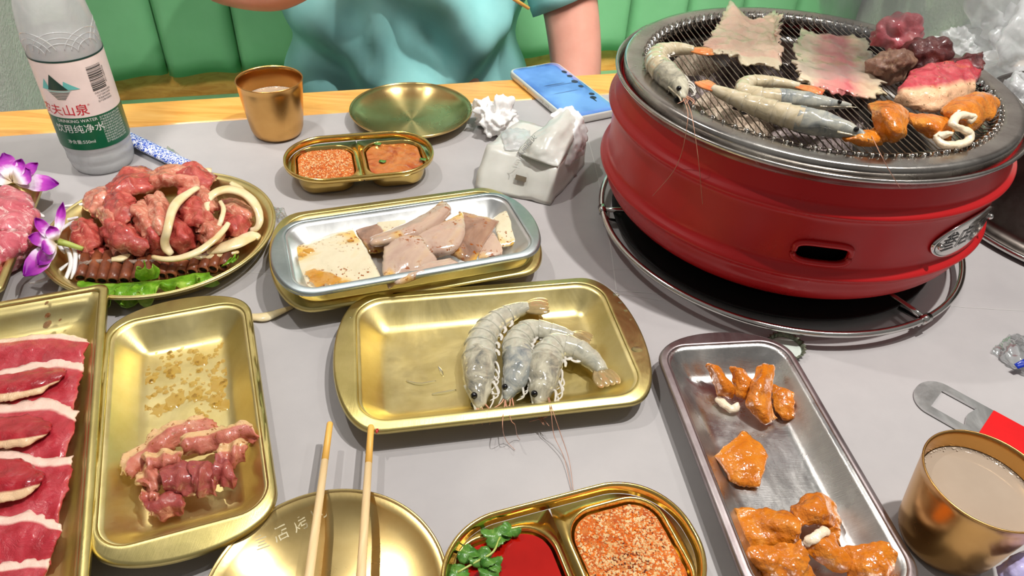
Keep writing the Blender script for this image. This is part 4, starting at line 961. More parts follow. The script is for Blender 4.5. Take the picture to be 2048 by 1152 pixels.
# ================================================================== meat on the grill
zg = .1625
def wv(rows, z, amp=.0, lift=None): return [[(x, y, z+(lift[i][j] if lift else 0)) for j, (x, y) in enumerate(r)] for i, r in enumerate(rows)]
sheet('pork_belly_slice', wv([[(1447, 25), (1466, 8), (1500, 40), (1545, 26), (1562, 34)], [(1436, 52), (1470, 56), (1505, 60), (1545, 62), (1558, 64)], [(1412, 84), (1460, 88), (1505, 92), (1545, 96), (1563, 104)], [(1424, 106), (1460, 112), (1496, 130), (1530, 132), (1560, 142)]], zg,
      lift=[[.002, .010, .002, .003, .010], [.002, .003, .002, .004, .012], [.002, .004, .003, .006, .006], [.001, .001, .001, .001, .001]]), MT['bacon'], thick=.0032, nu=44, nv=34, amp=.0022, freq=110, seed=3, ragged=.009, label='pale raw pork belly slice at the back left of the grill', cat='meat')
sheet('pork_belly_slice', wv([[(1603, 60), (1640, 66), (1690, 70), (1730, 78)], [(1592, 100), (1640, 105), (1690, 108), (1744, 116)], [(1592, 140), (1640, 150), (1700, 152), (1757, 158)], [(1592, 160), (1640, 176), (1705, 192), (1775, 194)]], zg,
      lift=[[.002, .002, .002, .002], [.002, .001, .001, .003], [.006, .003, .003, .004], [.001, .001, .001, .001]]), MT['belly'], thick=.0032, nu=40, nv=40, amp=.0018, freq=100, seed=8, ragged=.009, label='pork belly slice with a pink centre, middle of the grill', cat='meat')
def chunk(name, label, c, r, mat, sc, rot, seed, amp=.3, freq=45, zmin=.1612):
    V, F = blob_mesh(c, r, seed, amp, freq, 5, sc=sc, rot=rot, zmin=zmin)
    ridge = np.array([nz(p, 130, seed+11) for p in V]); V = V+(V-np.array(c))*(ridge*.06)[:, None]
    V[:, 2] = np.maximum(V[:, 2], zmin)
    uv = np.c_[np.zeros(len(V)), (V[:, 2]-V[:, 2].min())/(np.ptp(V[:, 2])+1e-9)]
    return mk(name, V, F, mat, None, uv=uv, label=label, cat='meat')
chunk('beef_piece', 'pink raw beef chunk highest in the smoke at the back of the grill', at(1795, 70, .189), .021, MT['pinkmeat'], (1.35, .8, .8), .2, 2, .5, 34, .178)
chunk('beef_piece', 'half-cooked grey-brown beef lump below the pink chunk on the grill', at(1782, 128, .176), .019, MT['cooked'], (1.15, .9, .85), .4, 5, .45, 40)
chunk('beef_piece', 'dark browned beef lump behind the raw steak on the grill', at(1850, 118, .177), .020, MT['crust'], (1.15, .7, .95), .5, 9, .5, 42)
sheet('beef_steak', wv([[(1822, 150), (1850, 135), (1885, 125), (1930, 122), (1962, 138)], [(1806, 170), (1840, 160), (1880, 152), (1925, 150), (1956, 158)], [(1790, 190), (1835, 190), (1880, 186), (1920, 176), (1946, 172)], [(1792, 206), (1830, 218), (1865, 224), (1905, 206), (1940, 186)]], .168,
      lift=[[.008, .012, .014, .014, .008], [.007, .010, .011, .009, .005], [.004, .006, .007, .006, .004], [-.004, -.003, -.003, -.003, -.003]]), MT['steak'], thick=.009, nu=44, nv=34, amp=.0022, freq=90, seed=21, ragged=.003, round_=.6, label='raw red steak with an orange seasoned fat edge, right of the grill', cat='meat')
sheet('beef_piece', wv([[(1888, 128), (1925, 112), (1962, 106)], [(1895, 128), (1930, 122), (1966, 120)], [(1905, 132), (1935, 134), (1968, 138)]], .180, lift=[[.004, .006, .005], [.002, .002, .002], [0, 0, 0]]), MT['crust'], thick=.006, nu=30, nv=18, amp=.0016, freq=120, seed=4, ragged=.003, label='dark crusted beef strip lying on the raw steak', cat='meat')
def tripe_thing(label, sheets, base, inner=None):
    t = thing('intestine_piece', label, 'offal', base)
    for rows, kw in sheets:
        kw = dict(dict(thick=.0042, nu=44, nv=34, amp=.0014, freq=105, ragged=.0020, folds=(.0004, 2.4, .5, .8)), **kw); sheet('fold', rows, MT['tripe'], t, **kw)
    for path, r in (inner or []):
        P = crom(np.array([at(*p) for p in path]), 40); V, F, _ = tube(P, [r*(.6+.4*min(1, i/4, (39-i)/4)) for i in range(40)], 12, flat=.8)
        V = V+np.c_[nzv(V, 260, 1), nzv(V, 260, 2), nzv(V, 260, 3)]*r*.35; mk('lining', V, F, MT['tripe_in'], t, label='pale inner lining')
    return t
tripe_thing('amber intestine fold on the grill, left of the pair, touching the prawn heads', [
    (wv([[(1735, 215), (1760, 204), (1790, 206), (1815, 226)], [(1745, 232), (1768, 226), (1792, 236), (1812, 250)], [(1752, 258), (1772, 252), (1792, 262), (1806, 266)], [(1758, 284), (1776, 282), (1792, 280), (1804, 268)]], .170, lift=[[.006, .010, .010, .004], [.008, .014, .012, .004], [.002, .008, .008, .0], [-.004, -.004, -.004, -.005]]), dict(seed=31, thick=.006)),
    (wv([[(1690, 268), (1720, 262), (1750, 258)], [(1690, 278), (1725, 278), (1760, 276)], [(1706, 286), (1735, 292), (1766, 290)]], .166, lift=[[0, .003, .004], [0, .003, .003], [-.002, -.003, -.003]]), dict(seed=32))], at(1760, 260, .162))
tripe_thing('amber intestine piece at the right of the grill with a curl of pale lining', [
    (wv([[(1812, 228), (1840, 228), (1875, 232), (1905, 240)], [(1822, 248), (1850, 250), (1880, 256), (1905, 262)], [(1840, 264), (1862, 274), (1885, 282), (1900, 286)]], .167, lift=[[.004, .006, .006, .003], [.003, .006, .006, .003], [-.002, -.002, -.002, -.002]]), dict(seed=33)),
    (wv([[(1880, 224), (1905, 204), (1940, 188), (1975, 188), (1998, 212)], [(1884, 230), (1912, 218), (1945, 206), (1975, 206), (1992, 224)], [(1898, 238), (1920, 236), (1950, 236), (1968, 232), (1984, 236)], [(1925, 256), (1938, 266), (1955, 258), (1968, 240), (1980, 238)]], .168, lift=[[.002, .008, .010, .008, .002], [.004, .012, .012, .009, .003], [.003, .008, .007, .003, .0], [-.003, -.004, -.003, -.003, -.004]]), dict(seed=34, thick=.0055, nu=40))],
    at(1900, 240, .162), inner=[([(1938, 244, .178), (1946, 236, .180), (1928, 230, .182), (1912, 234, .182), (1906, 248, .180), (1922, 258, .177), (1938, 266, .174), (1936, 282, .170), (1912, 290, .168), (1886, 288, .168), (1874, 276, .170), (1888, 270, .173), (1906, 268, .176)], .0034)])
# smoke rising from the right of the grill
def smoke():
    m = bpy.data.materials.new('thin_smoke'); m.use_nodes = True; nt = m.node_tree; nt.nodes.clear()
    out = nd(nt, 'ShaderNodeOutputMaterial'); v = nd(nt, 'ShaderNodeVolumePrincipled'); v.inputs['Color'].default_value = (.995, .995, .998, 1); v.inputs['Anisotropy'].default_value = .1
    n = noi(nt, 11, 5, .65, 1.6, coord='Object', stretch=(1.6, 1.2, .55)); tc = nt.nodes.new('ShaderNodeTexCoord'); sp = nt.nodes.new('ShaderNodeSeparateXYZ'); nt.links.new(tc.outputs['Generated'], sp.inputs[0])
    d = ramp(nt, n, [(.44, (0, 0, 0, 1)), (.70, (1, 1, 1, 1))])
    cx = mathn(nt, 'SUBTRACT', 1, mathn(nt, 'MULTIPLY', mathn(nt, 'ABSOLUTE', mathn(nt, 'SUBTRACT', sp.outputs[0], .5)), 2.0))
    cy = mathn(nt, 'SUBTRACT', 1, mathn(nt, 'MULTIPLY', mathn(nt, 'ABSOLUTE', mathn(nt, 'SUBTRACT', sp.outputs[1], .5)), 2.0))
    e = mathn(nt, 'MULTIPLY', cx, cy); e = mathn(nt, 'MULTIPLY', e, ramp(nt, sp.outputs[2], [(0, (0, 0, 0, 1)), (.15, (1, 1, 1, 1)), (.85, (.7, .7, .7, 1)), (1, (0, 0, 0, 1))]))
    nt.links.new(mathn(nt, 'MULTIPLY', mathn(nt, 'MULTIPLY', d, e), 75), v.inputs['Density']); nt.links.new(v.outputs[0], out.inputs['Volume'])
    return m
c = at(1800, 110, .17); L = []
for z, r, dx in ((.168, .05, 0), (.22, .075, .0), (.30, .10, -.01), (.40, .12, -.03), (.50, .11, -.05)):
    a = np.linspace(0, 2*PI, 32, endpoint=False); L.append(np.c_[c[0]+dx+r*1.25*np.cos(a), c[1]+.01+r*.8*np.sin(a), np.full(32, z)])
V, F = loft(L, True, True); mk('smoke', V, F, smoke(), None, label='thin white smoke rising from the meat at the back right of the grill', cat='smoke', kind='stuff')

# ================================================================== water bottle
BC = np.array([-.4514, .6814]); bt = thing('water_bottle', 'plastic bottle of drinking water with a white and green label, near the left wall', 'bottle', np.r_[BC, 0])
bp = [(.001, .004), (.014, .0035), (.024, .0012), (.0285, .0012), (.0306, .005), (.0318, .012), (.0312, .0135), (.0325, .016), (.0322, .024), (.0316, .0252), (.0328, .028), (.0334, .032), (.0334, .128), (.0336, .132), (.0334, .142), (.0325, .155), (.0305, .170), (.0270, .184), (.0220, .197), (.0165, .207), (.0135, .214), (.0128, .219), (.0160, .2205), (.0160, .222), (.0126, .2225), (.0126, .232)]
V, F = lathe(bp, BC, 128, cap0=True); o = mk('bottle_wall', V, F, MT['pet'], bt)
wt = [(r-.0007, z+.0005) for r, z in bp if z < .146]; wt[0] = (.0005, .005); wt.append((.0005, wt[-1][1]))
V, F = lathe(wt, BC, 96); mk('water', V, F, MT['water'], bt)
V, F = lathe([(.0001, .236), (.0138, .236), (.0146, .2345), (.0146, .2235)], BC, 64); mk('cap', V, F, MT['lred'], bt, mods=[('solid', .001)])
bh = math.atan2(-BC[1], -BC[0])                       # the side that faces the camera
def on_b(x, z, r=.0338): return np.array([BC[0]+r*math.cos(bh+x/r), BC[1]+r*math.sin(bh+x/r), z])
V, F = lathe([(.0337, .0335), (.0337, .1268)], BC, 128); lb = mk('label', V, F, MT['white'], bt)
V, F = lathe([(.03385, .0335), (.03385, .0690)], BC, 128); mk('green_band', V, F, MT['lgreen'], lb)
V, F = lathe([(.03385, .1255), (.03385, .1273)], BC, 128); mk('top_line', V, F, MT['ldark'], lb)
def btext(s, size, x, z, mat, name, r=.0340, align='CENTER', sx=1., rot=False):
    V, F = text_mesh(s, size, align=align); V[:, 0] *= sx
    if rot: V = V[:, [1, 0, 2]]*[-1, 1, 1]
    V, F = slice_mesh(V, F, .0025); mk(name, np.array([on_b(x+v[0], z+v[1], r) for v in V]), F, mat, lb, smooth=False)
btext('农夫山泉', .0125, -.0225, .0765, MT['lred'], 'red_lettering', sx=1.0)
btext('DRINKING WATER', .0046, -.0125, .0655, MT['inkwhite'], 'white_lettering')
btext('饮用纯净水', .0098, -.0130, .0565, MT['inkwhite'], 'white_lettering')
btext('净含量:550ml', .0048, -.0150, .0425, MT['inkwhite'], 'white_lettering')
btext('®', .0026, .0032, .0815, MT['lred'], 'red_lettering')
def bpoly(pts, mat, name, r=.0340):
    P = [pts[0]]; V = np.array([[x, z, 0] for x, z in pts]); v, f = slice_mesh(V, [list(range(len(pts)))], .002); mk(name, np.array([on_b(p[0], p[1], r) for p in v]), f, mat, lb, smooth=False)
bpoly([(-.029, .0985), (-.0225, .1145), (-.0095, .0985)], MT['ldark'], 'mountain_mark', .0341)
bpoly([(-.0145, .0985), (-.0105, .1075), (-.0120, .1040), (.0010, .0985)], MT['lteal'], 'mountain_mark')
bpoly([(-.0145, .0985), (-.0115, .1075), (.0010, .0985)], MT['lteal'], 'mountain_mark', .03395)
bpoly([(-.036, .0985), (-.0300, .1095), (-.0265, .0985)], MT['lteal'], 'mountain_mark')
for k in range(6):
    z = .0975-k*.0016; h = .013-k*.0016; bpoly([(-.0185-h, z), (-.0185+h*.9, z), (-.0185+h*.7, z-.0007), (-.0185-h*.8, z-.0007)], MT['ldark'] if k else MT['lteal'], 'mountain_mark')
m = MB(); z = .1175; rnd = random.Random(3)
while z > .0935:
    h = rnd.choice((.0003, .0003, .0006, .0009)); v = np.array([[x, zz, 0] for x, zz in ((.0115, z), (.0275, z), (.0275, z-h), (.0115, z-h))]); v, f = slice_mesh(v, [[0, 1, 2, 3]], .002)
    m.add(np.array([on_b(p[0], p[1], .0340) for p in v]), f); z -= h+rnd.choice((.0004, .0005, .0009))
m.build('barcode', MT['ink'], lb)
btext('6921168509256', .0026, .0292, .1055, MT['ink'], 'barcode_digits', rot=True)
for k, s in enumerate(('饮用水保质期见瓶身', '(12)产品执行标准', '常温避光阴凉处', '生产日期见瓶盖处')): btext(s, .0021, .0215, .0905-k*.0029, MT['ink'], 'small_print')
for k in range(11): btext('生产商饮用水有限公司地址水源净水'[k % 5:k % 5+11], .0023, .0215, .0660-k*.0027, MT['inkwhite'], 'small_print')
for cx, cz, R_, n0 in ((-.004, .124, .030, 3), (-.030, .126, .026, 3), (.022, .126, .026, 3), (.048, .128, .026, 2)):      # embossed wave arcs above the label
    for k in range(n0):
        r_ = R_-k*.0065; pts = []
        for t in np.linspace(.25, PI-.25, 30):
            x, z = cx+r_*math.cos(t)*.9, cz+.006+r_*math.sin(t)*.8; rr = np.interp(z, [q[1] for q in bp[11:]], [q[0] for q in bp[11:]]); pts.append(on_b(x, z, rr+.0001))
        V, F, _ = tube(np.array(pts), .0005, 6); mk('embossed_wave', V, F, MT['pet'], bt)

# wrapped chopsticks behind the bottle
A = at(262, 278, .008); B = at(382, 336, .008); t = thing('chopstick_packet', 'blue and white floral paper chopstick sleeve lying behind the bottle', 'packet', np.r_[((A+B)/2)[:2], 0])
P = np.array([A+(B-A)*f for f in (-.5, 0, .3, .6, 1.0)]); V, F, _ = tube(crom(P, 20), .0090, 24, flat=.55); mk('paper_sleeve', V, F, MT['bluefloral'], t)
C_ = at(345, 300, .004); D_ = at(402, 345, .0035)
V, F, UV = sheet_mesh(PX([[(335, 292, .006), (372, 318, .005), (405, 345, .003)], [(325, 305, .010), (365, 328, .012), (398, 350, .004)]]), thick=.0006, nu=20, nv=8, amp=.0014, freq=160); mk('clear_wrapper', V, F, MT['film'], t, uv=UV)
V, F, UV = sheet_mesh(PX([[(548, 412, .003), (566, 418, .004), (578, 436, .002)], [(545, 432, .002), (560, 438, .005), (574, 444, .002)]]), thick=.0005, nu=18, nv=14, amp=.003, freq=220)
mk('film_scrap', V, F, MT['film'], None, uv=UV, label='small clear plastic scrap beside the meat platter, left of the squid trays', cat='wrapper')

# ================================================================== phone
t = thing('smartphone', 'pale-framed smartphone with a blue lit screen, face up behind the tissue pack', 'phone', (.0505, .9181, .0008))
ph = math.radians(-60.5); Q = lambda k: rrect(.0820-k, .0392-k, .0115-k*.6, 8, 12, 8); P = lambda k, z: place(Q(k), z, (.0505, .9181), ph)
V, F = loft([P(.003, .0012), P(.0008, .0018), P(0, .0040), P(0, .0085), P(.0006, .0102), P(.0016, .0108), P(.0030, .0106)], cap0=True, cap1=True); mk('frame', V, F, MT['screenw'], t)
V, F = loft([P(.0030, .01075), P(.0034, .0111), P(.012, .01115)], cap1=True); mk('screen', V, F, MT['screen'], t)
def phl(x, y): ca, sa = math.cos(ph), math.sin(ph); return np.array([.0505+x*ca-y*sa, .9181+x*sa+y*ca, .0113])
for (x, y, a, b_) in [(-.045, .030, .005, .0035), (-.030, .030, .004, .004), (-.012, .027, .005, .0045), (.004, .027, .004, .0035), (.030, .028, .004, .004), (.040, .024, .0045, .0045), (.046, .022, .006, .0012), (-.014, -.004, .0008, .016), (-.010, .004, .0005, .022), (.012, .0, .0004, .020)]:
    n = 16; V = [phl(x+a*math.cos(2*PI*i/n)*(1 if n else 1), y+b_*math.sin(2*PI*i/n)) for i in range(n)]; mk('screen_mark', V, [list(range(n))], MT['screen_dark'], t, smooth=False)
for s, l in ((-.03, .012), (.015, .008), (.03, .008)):
    V, F = boxmesh(phl(s, -.0394)-[0, 0, .005], (l, .0008, .0026), ph); mk('side_button', V, F, MT['chrome'], t, smooth=False)

# ================================================================== tissue pack and crumpled tissue
def bil(a, b, c, d, n, m): return [[(np.array(a)*(1-i/(n-1))+np.array(b)*i/(n-1))*(1-j/(m-1))+(np.array(d)*(1-i/(n-1))+np.array(c)*i/(n-1))*j/(m-1) for i in range(n)] for j in range(m)]
t = thing('tissue_pack', 'open white soft pack of tissues with one tissue pulled out, left of the grill', 'tissue pack', at(1060, 340, 0))
fl, fr_, br, bl_ = at(948, 378, .001), at(1100, 410, .001), at(1168, 330, .001), at(1020, 300, .001)
tfl, tfr, tbr, tbl = at(974, 291, .034), at(1112, 336, .036), at(1166, 268, .038), at(1040, 240, .036)
n = 26; ring = []
def edge(a, b, k=12): return [np.array(a)*(1-i/k)+np.array(b)*i/k for i in range(k)]
L = []
for f in np.linspace(0, 1, 10):
    c4 = [a*(1-f)+b*f for a, b in ((fl, tfl), (fr_, tfr), (br, tbr), (bl_, tbl))]; c4 = np.array(c4); ctr = c4.mean(0); bul = 1+.04*math.sin(PI*f)
    r = []
    for i in range(4): r += edge(c4[i], c4[(i+1) % 4])
    r = np.array(r); r[:, :2] = ctr[:2]+(r[:, :2]-ctr[:2])*bul; L.append(r)
top = L[-1]; ctr = top.mean(0)
for s, dz in ((.8, .0015), (.55, .000), (.3, -.004), (.05, -.006)):
    q = ctr+(top-ctr)*s; q[:, 2] += dz; L.append(q)
V, F = loft(L, True, True); V = V+np.c_[nzv(V, 60, 1), nzv(V, 60, 2), nzv(V, 60, 3)]*.0022; V[:, 2] = np.maximum(V[:, 2], .0008); mk('pack_body', V, F, MT['packfilm'], t)
V, F, UV = sheet_mesh([[at(1035, 306, .038), at(1075, 322, .040), at(1116, 334, .037)], [at(1048, 285, .046), at(1090, 288, .054), at(1136, 300, .045)], [at(1088, 252, .056), at(1120, 248, .064), at(1155, 262, .052)], [at(1122, 222, .062), at(1142, 214, .066), at(1165, 236, .056)]], thick=.0012, nu=26, nv=30, amp=.0016, freq=120, seed=2); mk('flap', V, F, MT['packfilm'], t, uv=UV)
V, F, UV = sheet_mesh([[at(1100, 232, .060), at(1140, 212, .068), at(1168, 236, .060)], [at(1120, 250, .052), at(1150, 240, .060), at(1174, 262, .050)], [at(1126, 280, .044), at(1152, 282, .048), at(1172, 296, .036)], [at(1122, 330, .030), at(1140, 330, .026), at(1160, 318, .020)]], thick=.0010, nu=30, nv=34, amp=.003, freq=150, seed=5, ragged=.003); mk('tissue', V, F, MT['paper'], t, uv=UV)
V, F, UV = sheet_mesh([[at(1000, 262, .034), at(1030, 256, .040), at(1060, 262, .036)], [at(1004, 280, .036), at(1030, 276, .042), at(1060, 280, .040)], [at(1010, 300, .036), at(1036, 300, .038), at(1052, 296, .040)]], thick=.0008, nu=18, nv=18, amp=.002, freq=160, seed=6); mk('torn_film', V, F, MT['bag'], t, uv=UV)
e0 = np.array([at(1032, 343, .017), at(1054, 347, .0175), at(1052, 356, .0145), at(1031, 352, .0138)]); nrm = np.cross(e0[1]-e0[0], e0[3]-e0[0]); nrm /= np.linalg.norm(nrm); nrm *= -1 if nrm[1] > 0 else 1
fc = fl*.0+0
def on_front(u, v):
    a = fl*(1-u)+fr_*u; b = tfl*(1-u)+tfr*u; p = a*(1-v)+b*v; c = (fl+fr_+br+bl_)/4; d = p-c; d[2] = 0; return c*[1, 1, 0]+(p-c*[1, 1, 0])*[1.06, 1.06, 1]
V = [on_front(.50, .46), on_front(.64, .46), on_front(.64, .58), on_front(.50, .58)]; V = np.array(V)+[0, -.0016, .0008]; mk('printed_mark', V, [[0, 1, 2, 3]], simple('brown_print', [(0, (112, 100, 82))], 40, rough=.5), t, smooth=False)
def text_on(s, size, fn, mat, parent, name='lettering'):
    V, F = text_mesh(s, size); mk(name, np.array([fn(v[0], v[1]) for v in V]), F, mat, parent, smooth=False)
p0 = at(1036, 318, .041); p1 = at(1076, 272, .053); ex = (p1-p0)/np.linalg.norm(p1-p0); ey = np.array([-.35, .6, .5]); ey -= ex*(ey@ex); ey /= np.linalg.norm(ey)
text_on('人间烟火', .0085, lambda x, y: (p0+p1)/2+ex*x+ey*y*.7+np.array([-.001, -.003, .003]), MT['ink'], t)

def crumple(name, label, cat, c, r, mat, seed, sc=(1, 1, .7), amp=.55, rot=0., zmin=.0008, sub=5, parent=None, hf=.5):
    V, F = blob_mesh(c, r, seed, amp, 1.1/r, sub, sc=sc, rot=rot)
    d = V-np.array(c); ln = np.linalg.norm(d, axis=1)[:, None]; rg = np.array([abs(nz(p, 1.6/r, seed+2)) for p in V])+hf*np.array([abs(nz(p, 3/r, seed+4)) for p in V])
    V = V-d/ln*(rg*r*.75)[:, None]+d/ln*r*.14; V[:, 2] = np.maximum(V[:, 2], zmin)
    return mk(name, V, F, mat, parent, label=label, cat=cat)
crumple('crumpled_tissue', 'crumpled white tissue between the empty round plate and the tissue pack', 'tissue', at(992, 236, .016), .0235, MT['paper'], 12, (.95, 1.15, .8), .9, .5, hf=.22)

# ================================================================== bags, pot and small things on the right
pc = np.array([.625, .70]); t = thing('steel_pot', 'dark steel pot on a wide flange at the right edge behind the grill', 'pot', np.r_[pc, 0])
V, F = lathe([(.10, .002), (.150, .002), (.158, .004), (.161, .006), (.160, .009), (.15, .008), (.142, .010), (.14, .015), (.138, .10), (.140, .105), (.136, .105), (.132, .02), (.02, .018)], pc, 128); mk('pot_body', V, F, MT['darksteel'], t)
V, F = ringtube(pc, .1600, .0065, .0032); mk('flange_edge', V, F, MT['chrome'], t)
for i, (x, y, z, r, sc, sd, lb_) in enumerate(((1985, 70, .11, .055, (.8, .7, 1.3), 3, 'tall crinkled clear plastic bag behind the right rim of the grill'), (2060, 130, .09, .075, (1.1, .9, 1.0), 6, 'big crinkled clear plastic bag at the right edge behind the grill'), (1912, 92, .10, .026, (1.2, .8, .7), 9, 'small crumpled clear plastic bag end just behind the grill rim'), (2030, 210, .075, .045, (1., .8, .8), 14, 'clear plastic bag slumped lowest at the right edge'))):
    c = at(x, y, z); d = c[:2]-GC; n_ = np.linalg.norm(d); need = .185+r*.9
    if n_ < need: c = CP+(c-CP)*(1+(need-n_)*.55); 
    crumple('plastic_bag', lb_, 'bag', c, r, MT['bag'], sd, sc, .45, .3*i, zmin=.0008)

# crown cap
cc = at(1571, 696, .002)[:2]; t = thing('crown_cap', 'crown bottle cap lying upside down between the grill and the silver tray', 'cap', np.r_[cc, 0])
N = 126; L = []
for r, z, fl_ in ((.0132, .0008, 0), (.0140, .0015, 0), (.0150, .0050, .0006), (.0156, .0062, .0009), (.0148, .0062, .0009), (.0134, .0045, .0003), (.0128, .0025, 0), (.0126, .0022, 0)):
    a = np.linspace(0, 2*PI, N, endpoint=False); rr = r+fl_*np.cos(a*21); L.append(np.c_[cc[0]+rr*np.cos(a), cc[1]+rr*np.sin(a), np.full(N, z)])
V, F = loft(L, True, False); mk('crimped_shell', V, F, MT['capgreen'], t)
V, F = lathe([(.0127, .0026), (.0118, .0030), (.0100, .0024), (.0005, .0023)], cc, 64, cap1=True); mk('liner', V, F, MT['caplin'], t)

# bottle opener
t = thing('bottle_opener', 'flat steel bottle opener with a red and pink printed sleeve, behind the lower right tumbler', 'opener', at(1900, 830, 0))
A = at(1846, 786, 0)[:2]; B = at(2060, 905, 0)[:2]; d = (B-A)/np.linalg.norm(B-A); e = np.array([-d[1], d[0]]); hw = .0203
def op(x, y, z): return np.r_[A+d*x+e*y, z]
out = []; N = 24
for i in range(N+1):
    th = PI/2+PI*i/N; out.append((.0105+hw*math.cos(th)*.82, hw*math.sin(th)))
out += [(x, -hw) for x in np.linspace(.014, .046, 8)]+[(.048, y) for y in np.linspace(-hw, hw, 10)]+[(x, hw) for x in np.linspace(.046, .014, 8)]
inn = []
for x, y in out:
    xx = min(max(x, .010), .036); yy = max(min(y*.66, .0125), -.0125)
    if xx >= .036 and abs(yy) < .0125: xx = .036-.003*(1-abs(yy)/.0125)
    inn.append((xx, yy))
L = [[op(x, y, z) for x, y in o_] for o_, z in ((out, .0008), (out, .0026), (inn, .0026), (inn, .0008), (out, .0008))]
V, F = loft(L); mk('steel_head', V, F, MT['steel'], t, smooth=False)
V, F = boxmesh(np.r_[A+d*.088, .0019], (.084, 2*hw-.001, .0028), math.atan2(d[1], d[0])); mk('red_sleeve', V, F, MT['redprint'], t, smooth=False)
V = [op(.080, -hw, .00345), op(.135, -hw, .00345), op(.135, .006, .00345), op(.098, -.001, .00345), op(.090, -.010, .00345)]; mk('pink_print', V, [list(range(5))], MT['pinkprint'], t, smooth=False)

# clear wrapper with blue tear strip, lavender packet
t = thing('clear_wrapper', 'crinkled clear wrapper with a blue strip at the right edge of the table', 'wrapper', at(2030, 705, 0))
V, F, UV = sheet_mesh(PX([[(2018, 668, .002), (2045, 672, .006), (2080, 680, .004)], [(1995, 690, .003), (2030, 695, .012), (2080, 700, .010)], [(1985, 702, .001), (2030, 728, .006), (2080, 745, .006)], [(1990, 708, .001), (2034, 738, .002), (2080, 770, .002)]]), thick=.0005, nu=30, nv=26, amp=.0035, freq=170, seed=4); mk('film', V, F, MT['film'], t, uv=UV)
V, F, UV = sheet_mesh(PX([[(2028, 728, .009), (2055, 715, .012), (2090, 706, .012)], [(2036, 738, .007), (2060, 730, .009), (2095, 724, .009)]]), thick=.0007, nu=16, nv=8, amp=.001, freq=170, seed=4); mk('blue_strip', V, F, MT['bluefilm'], t, uv=UV)
sheet('lavender_packet', [[(1992, 1135, .03), (2030, 1112, .036), (2075, 1085, .036)], [(1996, 1155, .030), (2035, 1140, .040), (2080, 1120, .040)], [(2000, 1185, .024), (2040, 1180, .03), (2090, 1170, .030)]], MT['lavender'], None, thick=.003, nu=26, nv=22, amp=.002, freq=120, seed=3, label='pale lavender plastic packet at the lower right corner, in front of the tumbler', cat='packet')

# ================================================================== chopsticks on the near plate
def lay(px0, z0, px1, z1, label):
    A = at(px0[0], px0[1], z0); B = at(px1[0], px1[1], z1); B2 = A+(B-A)*(.20/np.linalg.norm(B-A)); return chopstick('chopstick', A, B2, label, tip=.16)
lay((660, 846), .0215, (618, 1152), .0225, 'pale bamboo chopstick across the near round plate, left of the pair')
lay((742, 852), .0215, (722, 1152), .0225, 'bamboo chopstick with a deep yellow tip across the near round plate, right of the pair')
V, F = blob_mesh(at(754, 862, .0205), .0014, 4, .4, 400, 3, sc=(.8, 1.4, .8)); mk('chilli_bit', V, F, MT['sauce'], None, label='tiny red chilli bit stuck at the right chopstick tip', cat='chilli')

# ================================================================== braised intestine on the silver tray
zt_ = .0045
def ip(label, sheets, base, inner=None): return tripe_thing(label, sheets, at(*base), inner)
ip('twisted amber intestine piece with a pointed tip, far left on the silver tray', [(wv([[(1412, 724), (1424, 728), (1436, 742)], [(1420, 742), (1436, 748), (1455, 760)], [(1430, 768), (1446, 772), (1464, 780)], [(1434, 792), (1450, 796), (1466, 794)]], zt_, lift=[[.016, .018, .012], [.010, .018, .010], [.004, .014, .008], [.001, .004, .002]]), dict(seed=41, amp=.002))], (1440, 780, .002), inner=[([(1434, 796, .006), (1448, 808, .007), (1462, 818, .006), (1478, 810, .008)], .0032)])
ip('narrow curled amber intestine piece between two others at the far end of the silver tray', [(wv([[(1460, 735), (1474, 732), (1486, 744)], [(1468, 758), (1482, 760), (1500, 768)], [(1466, 788), (1484, 796), (1500, 800)]], zt_, lift=[[.014, .018, .012], [.010, .014, .010], [.003, .005, .003]]), dict(seed=42))], (1480, 770, .002))
ip('rolled upright amber intestine piece in the middle of the far group on the silver tray', [([[(a, b, zt_+h) for a, b, h in r] for r in ([(1516, 734, .016), (1532, 727, .020), (1548, 734, .014)], [(1508, 762, .014), (1524, 760, .020), (1544, 764, .014)], [(1494, 800, .010), (1514, 800, .016), (1540, 800, .010)], [(1502, 822, .006), (1524, 824, .011), (1546, 826, .006)], [(1528, 848, .002), (1540, 846, .004), (1554, 838, .002)])], dict(seed=43, nv=36))], (1525, 790, .002))
ip('flat amber intestine square at the right of the far group on the silver tray', [(wv([[(1544, 768), (1562, 772), (1586, 788)], [(1546, 796), (1566, 800), (1588, 806)], [(1552, 824), (1568, 838), (1586, 838)]], zt_, lift=[[.008, .010, .008], [.006, .009, .007], [.002, .002, .002]]), dict(seed=44))], (1568, 805, .002))
ip('single flat five-sided amber intestine piece in the middle of the silver tray', [(wv([[(1460, 896), (1487, 864), (1512, 886)], [(1434, 910), (1482, 908), (1534, 912)], [(1444, 930), (1486, 934), (1532, 930)], [(1462, 964), (1490, 974), (1518, 974)]], zt_, lift=[[.003, .003, .003], [.003, .006, .004], [.003, .006, .004], [.001, .001, .001]]), dict(seed=45, amp=.0012, thick=.005))], (1485, 925, .002))
ip('wide flat amber intestine piece, back left of the near group on the silver tray', [(wv([[(1468, 1018), (1510, 1016), (1555, 1020), (1590, 1032)], [(1475, 1045), (1515, 1045), (1558, 1048), (1602, 1052)], [(1485, 1070), (1520, 1074), (1560, 1076), (1596, 1078)], [(1496, 1096), (1530, 1100), (1565, 1100), (1600, 1100)]], zt_, lift=[[.004, .006, .010, .010], [.005, .006, .014, .016], [.005, .006, .008, .010], [.001]*4]), dict(seed=46, nu=44))], (1530, 1055, .002))
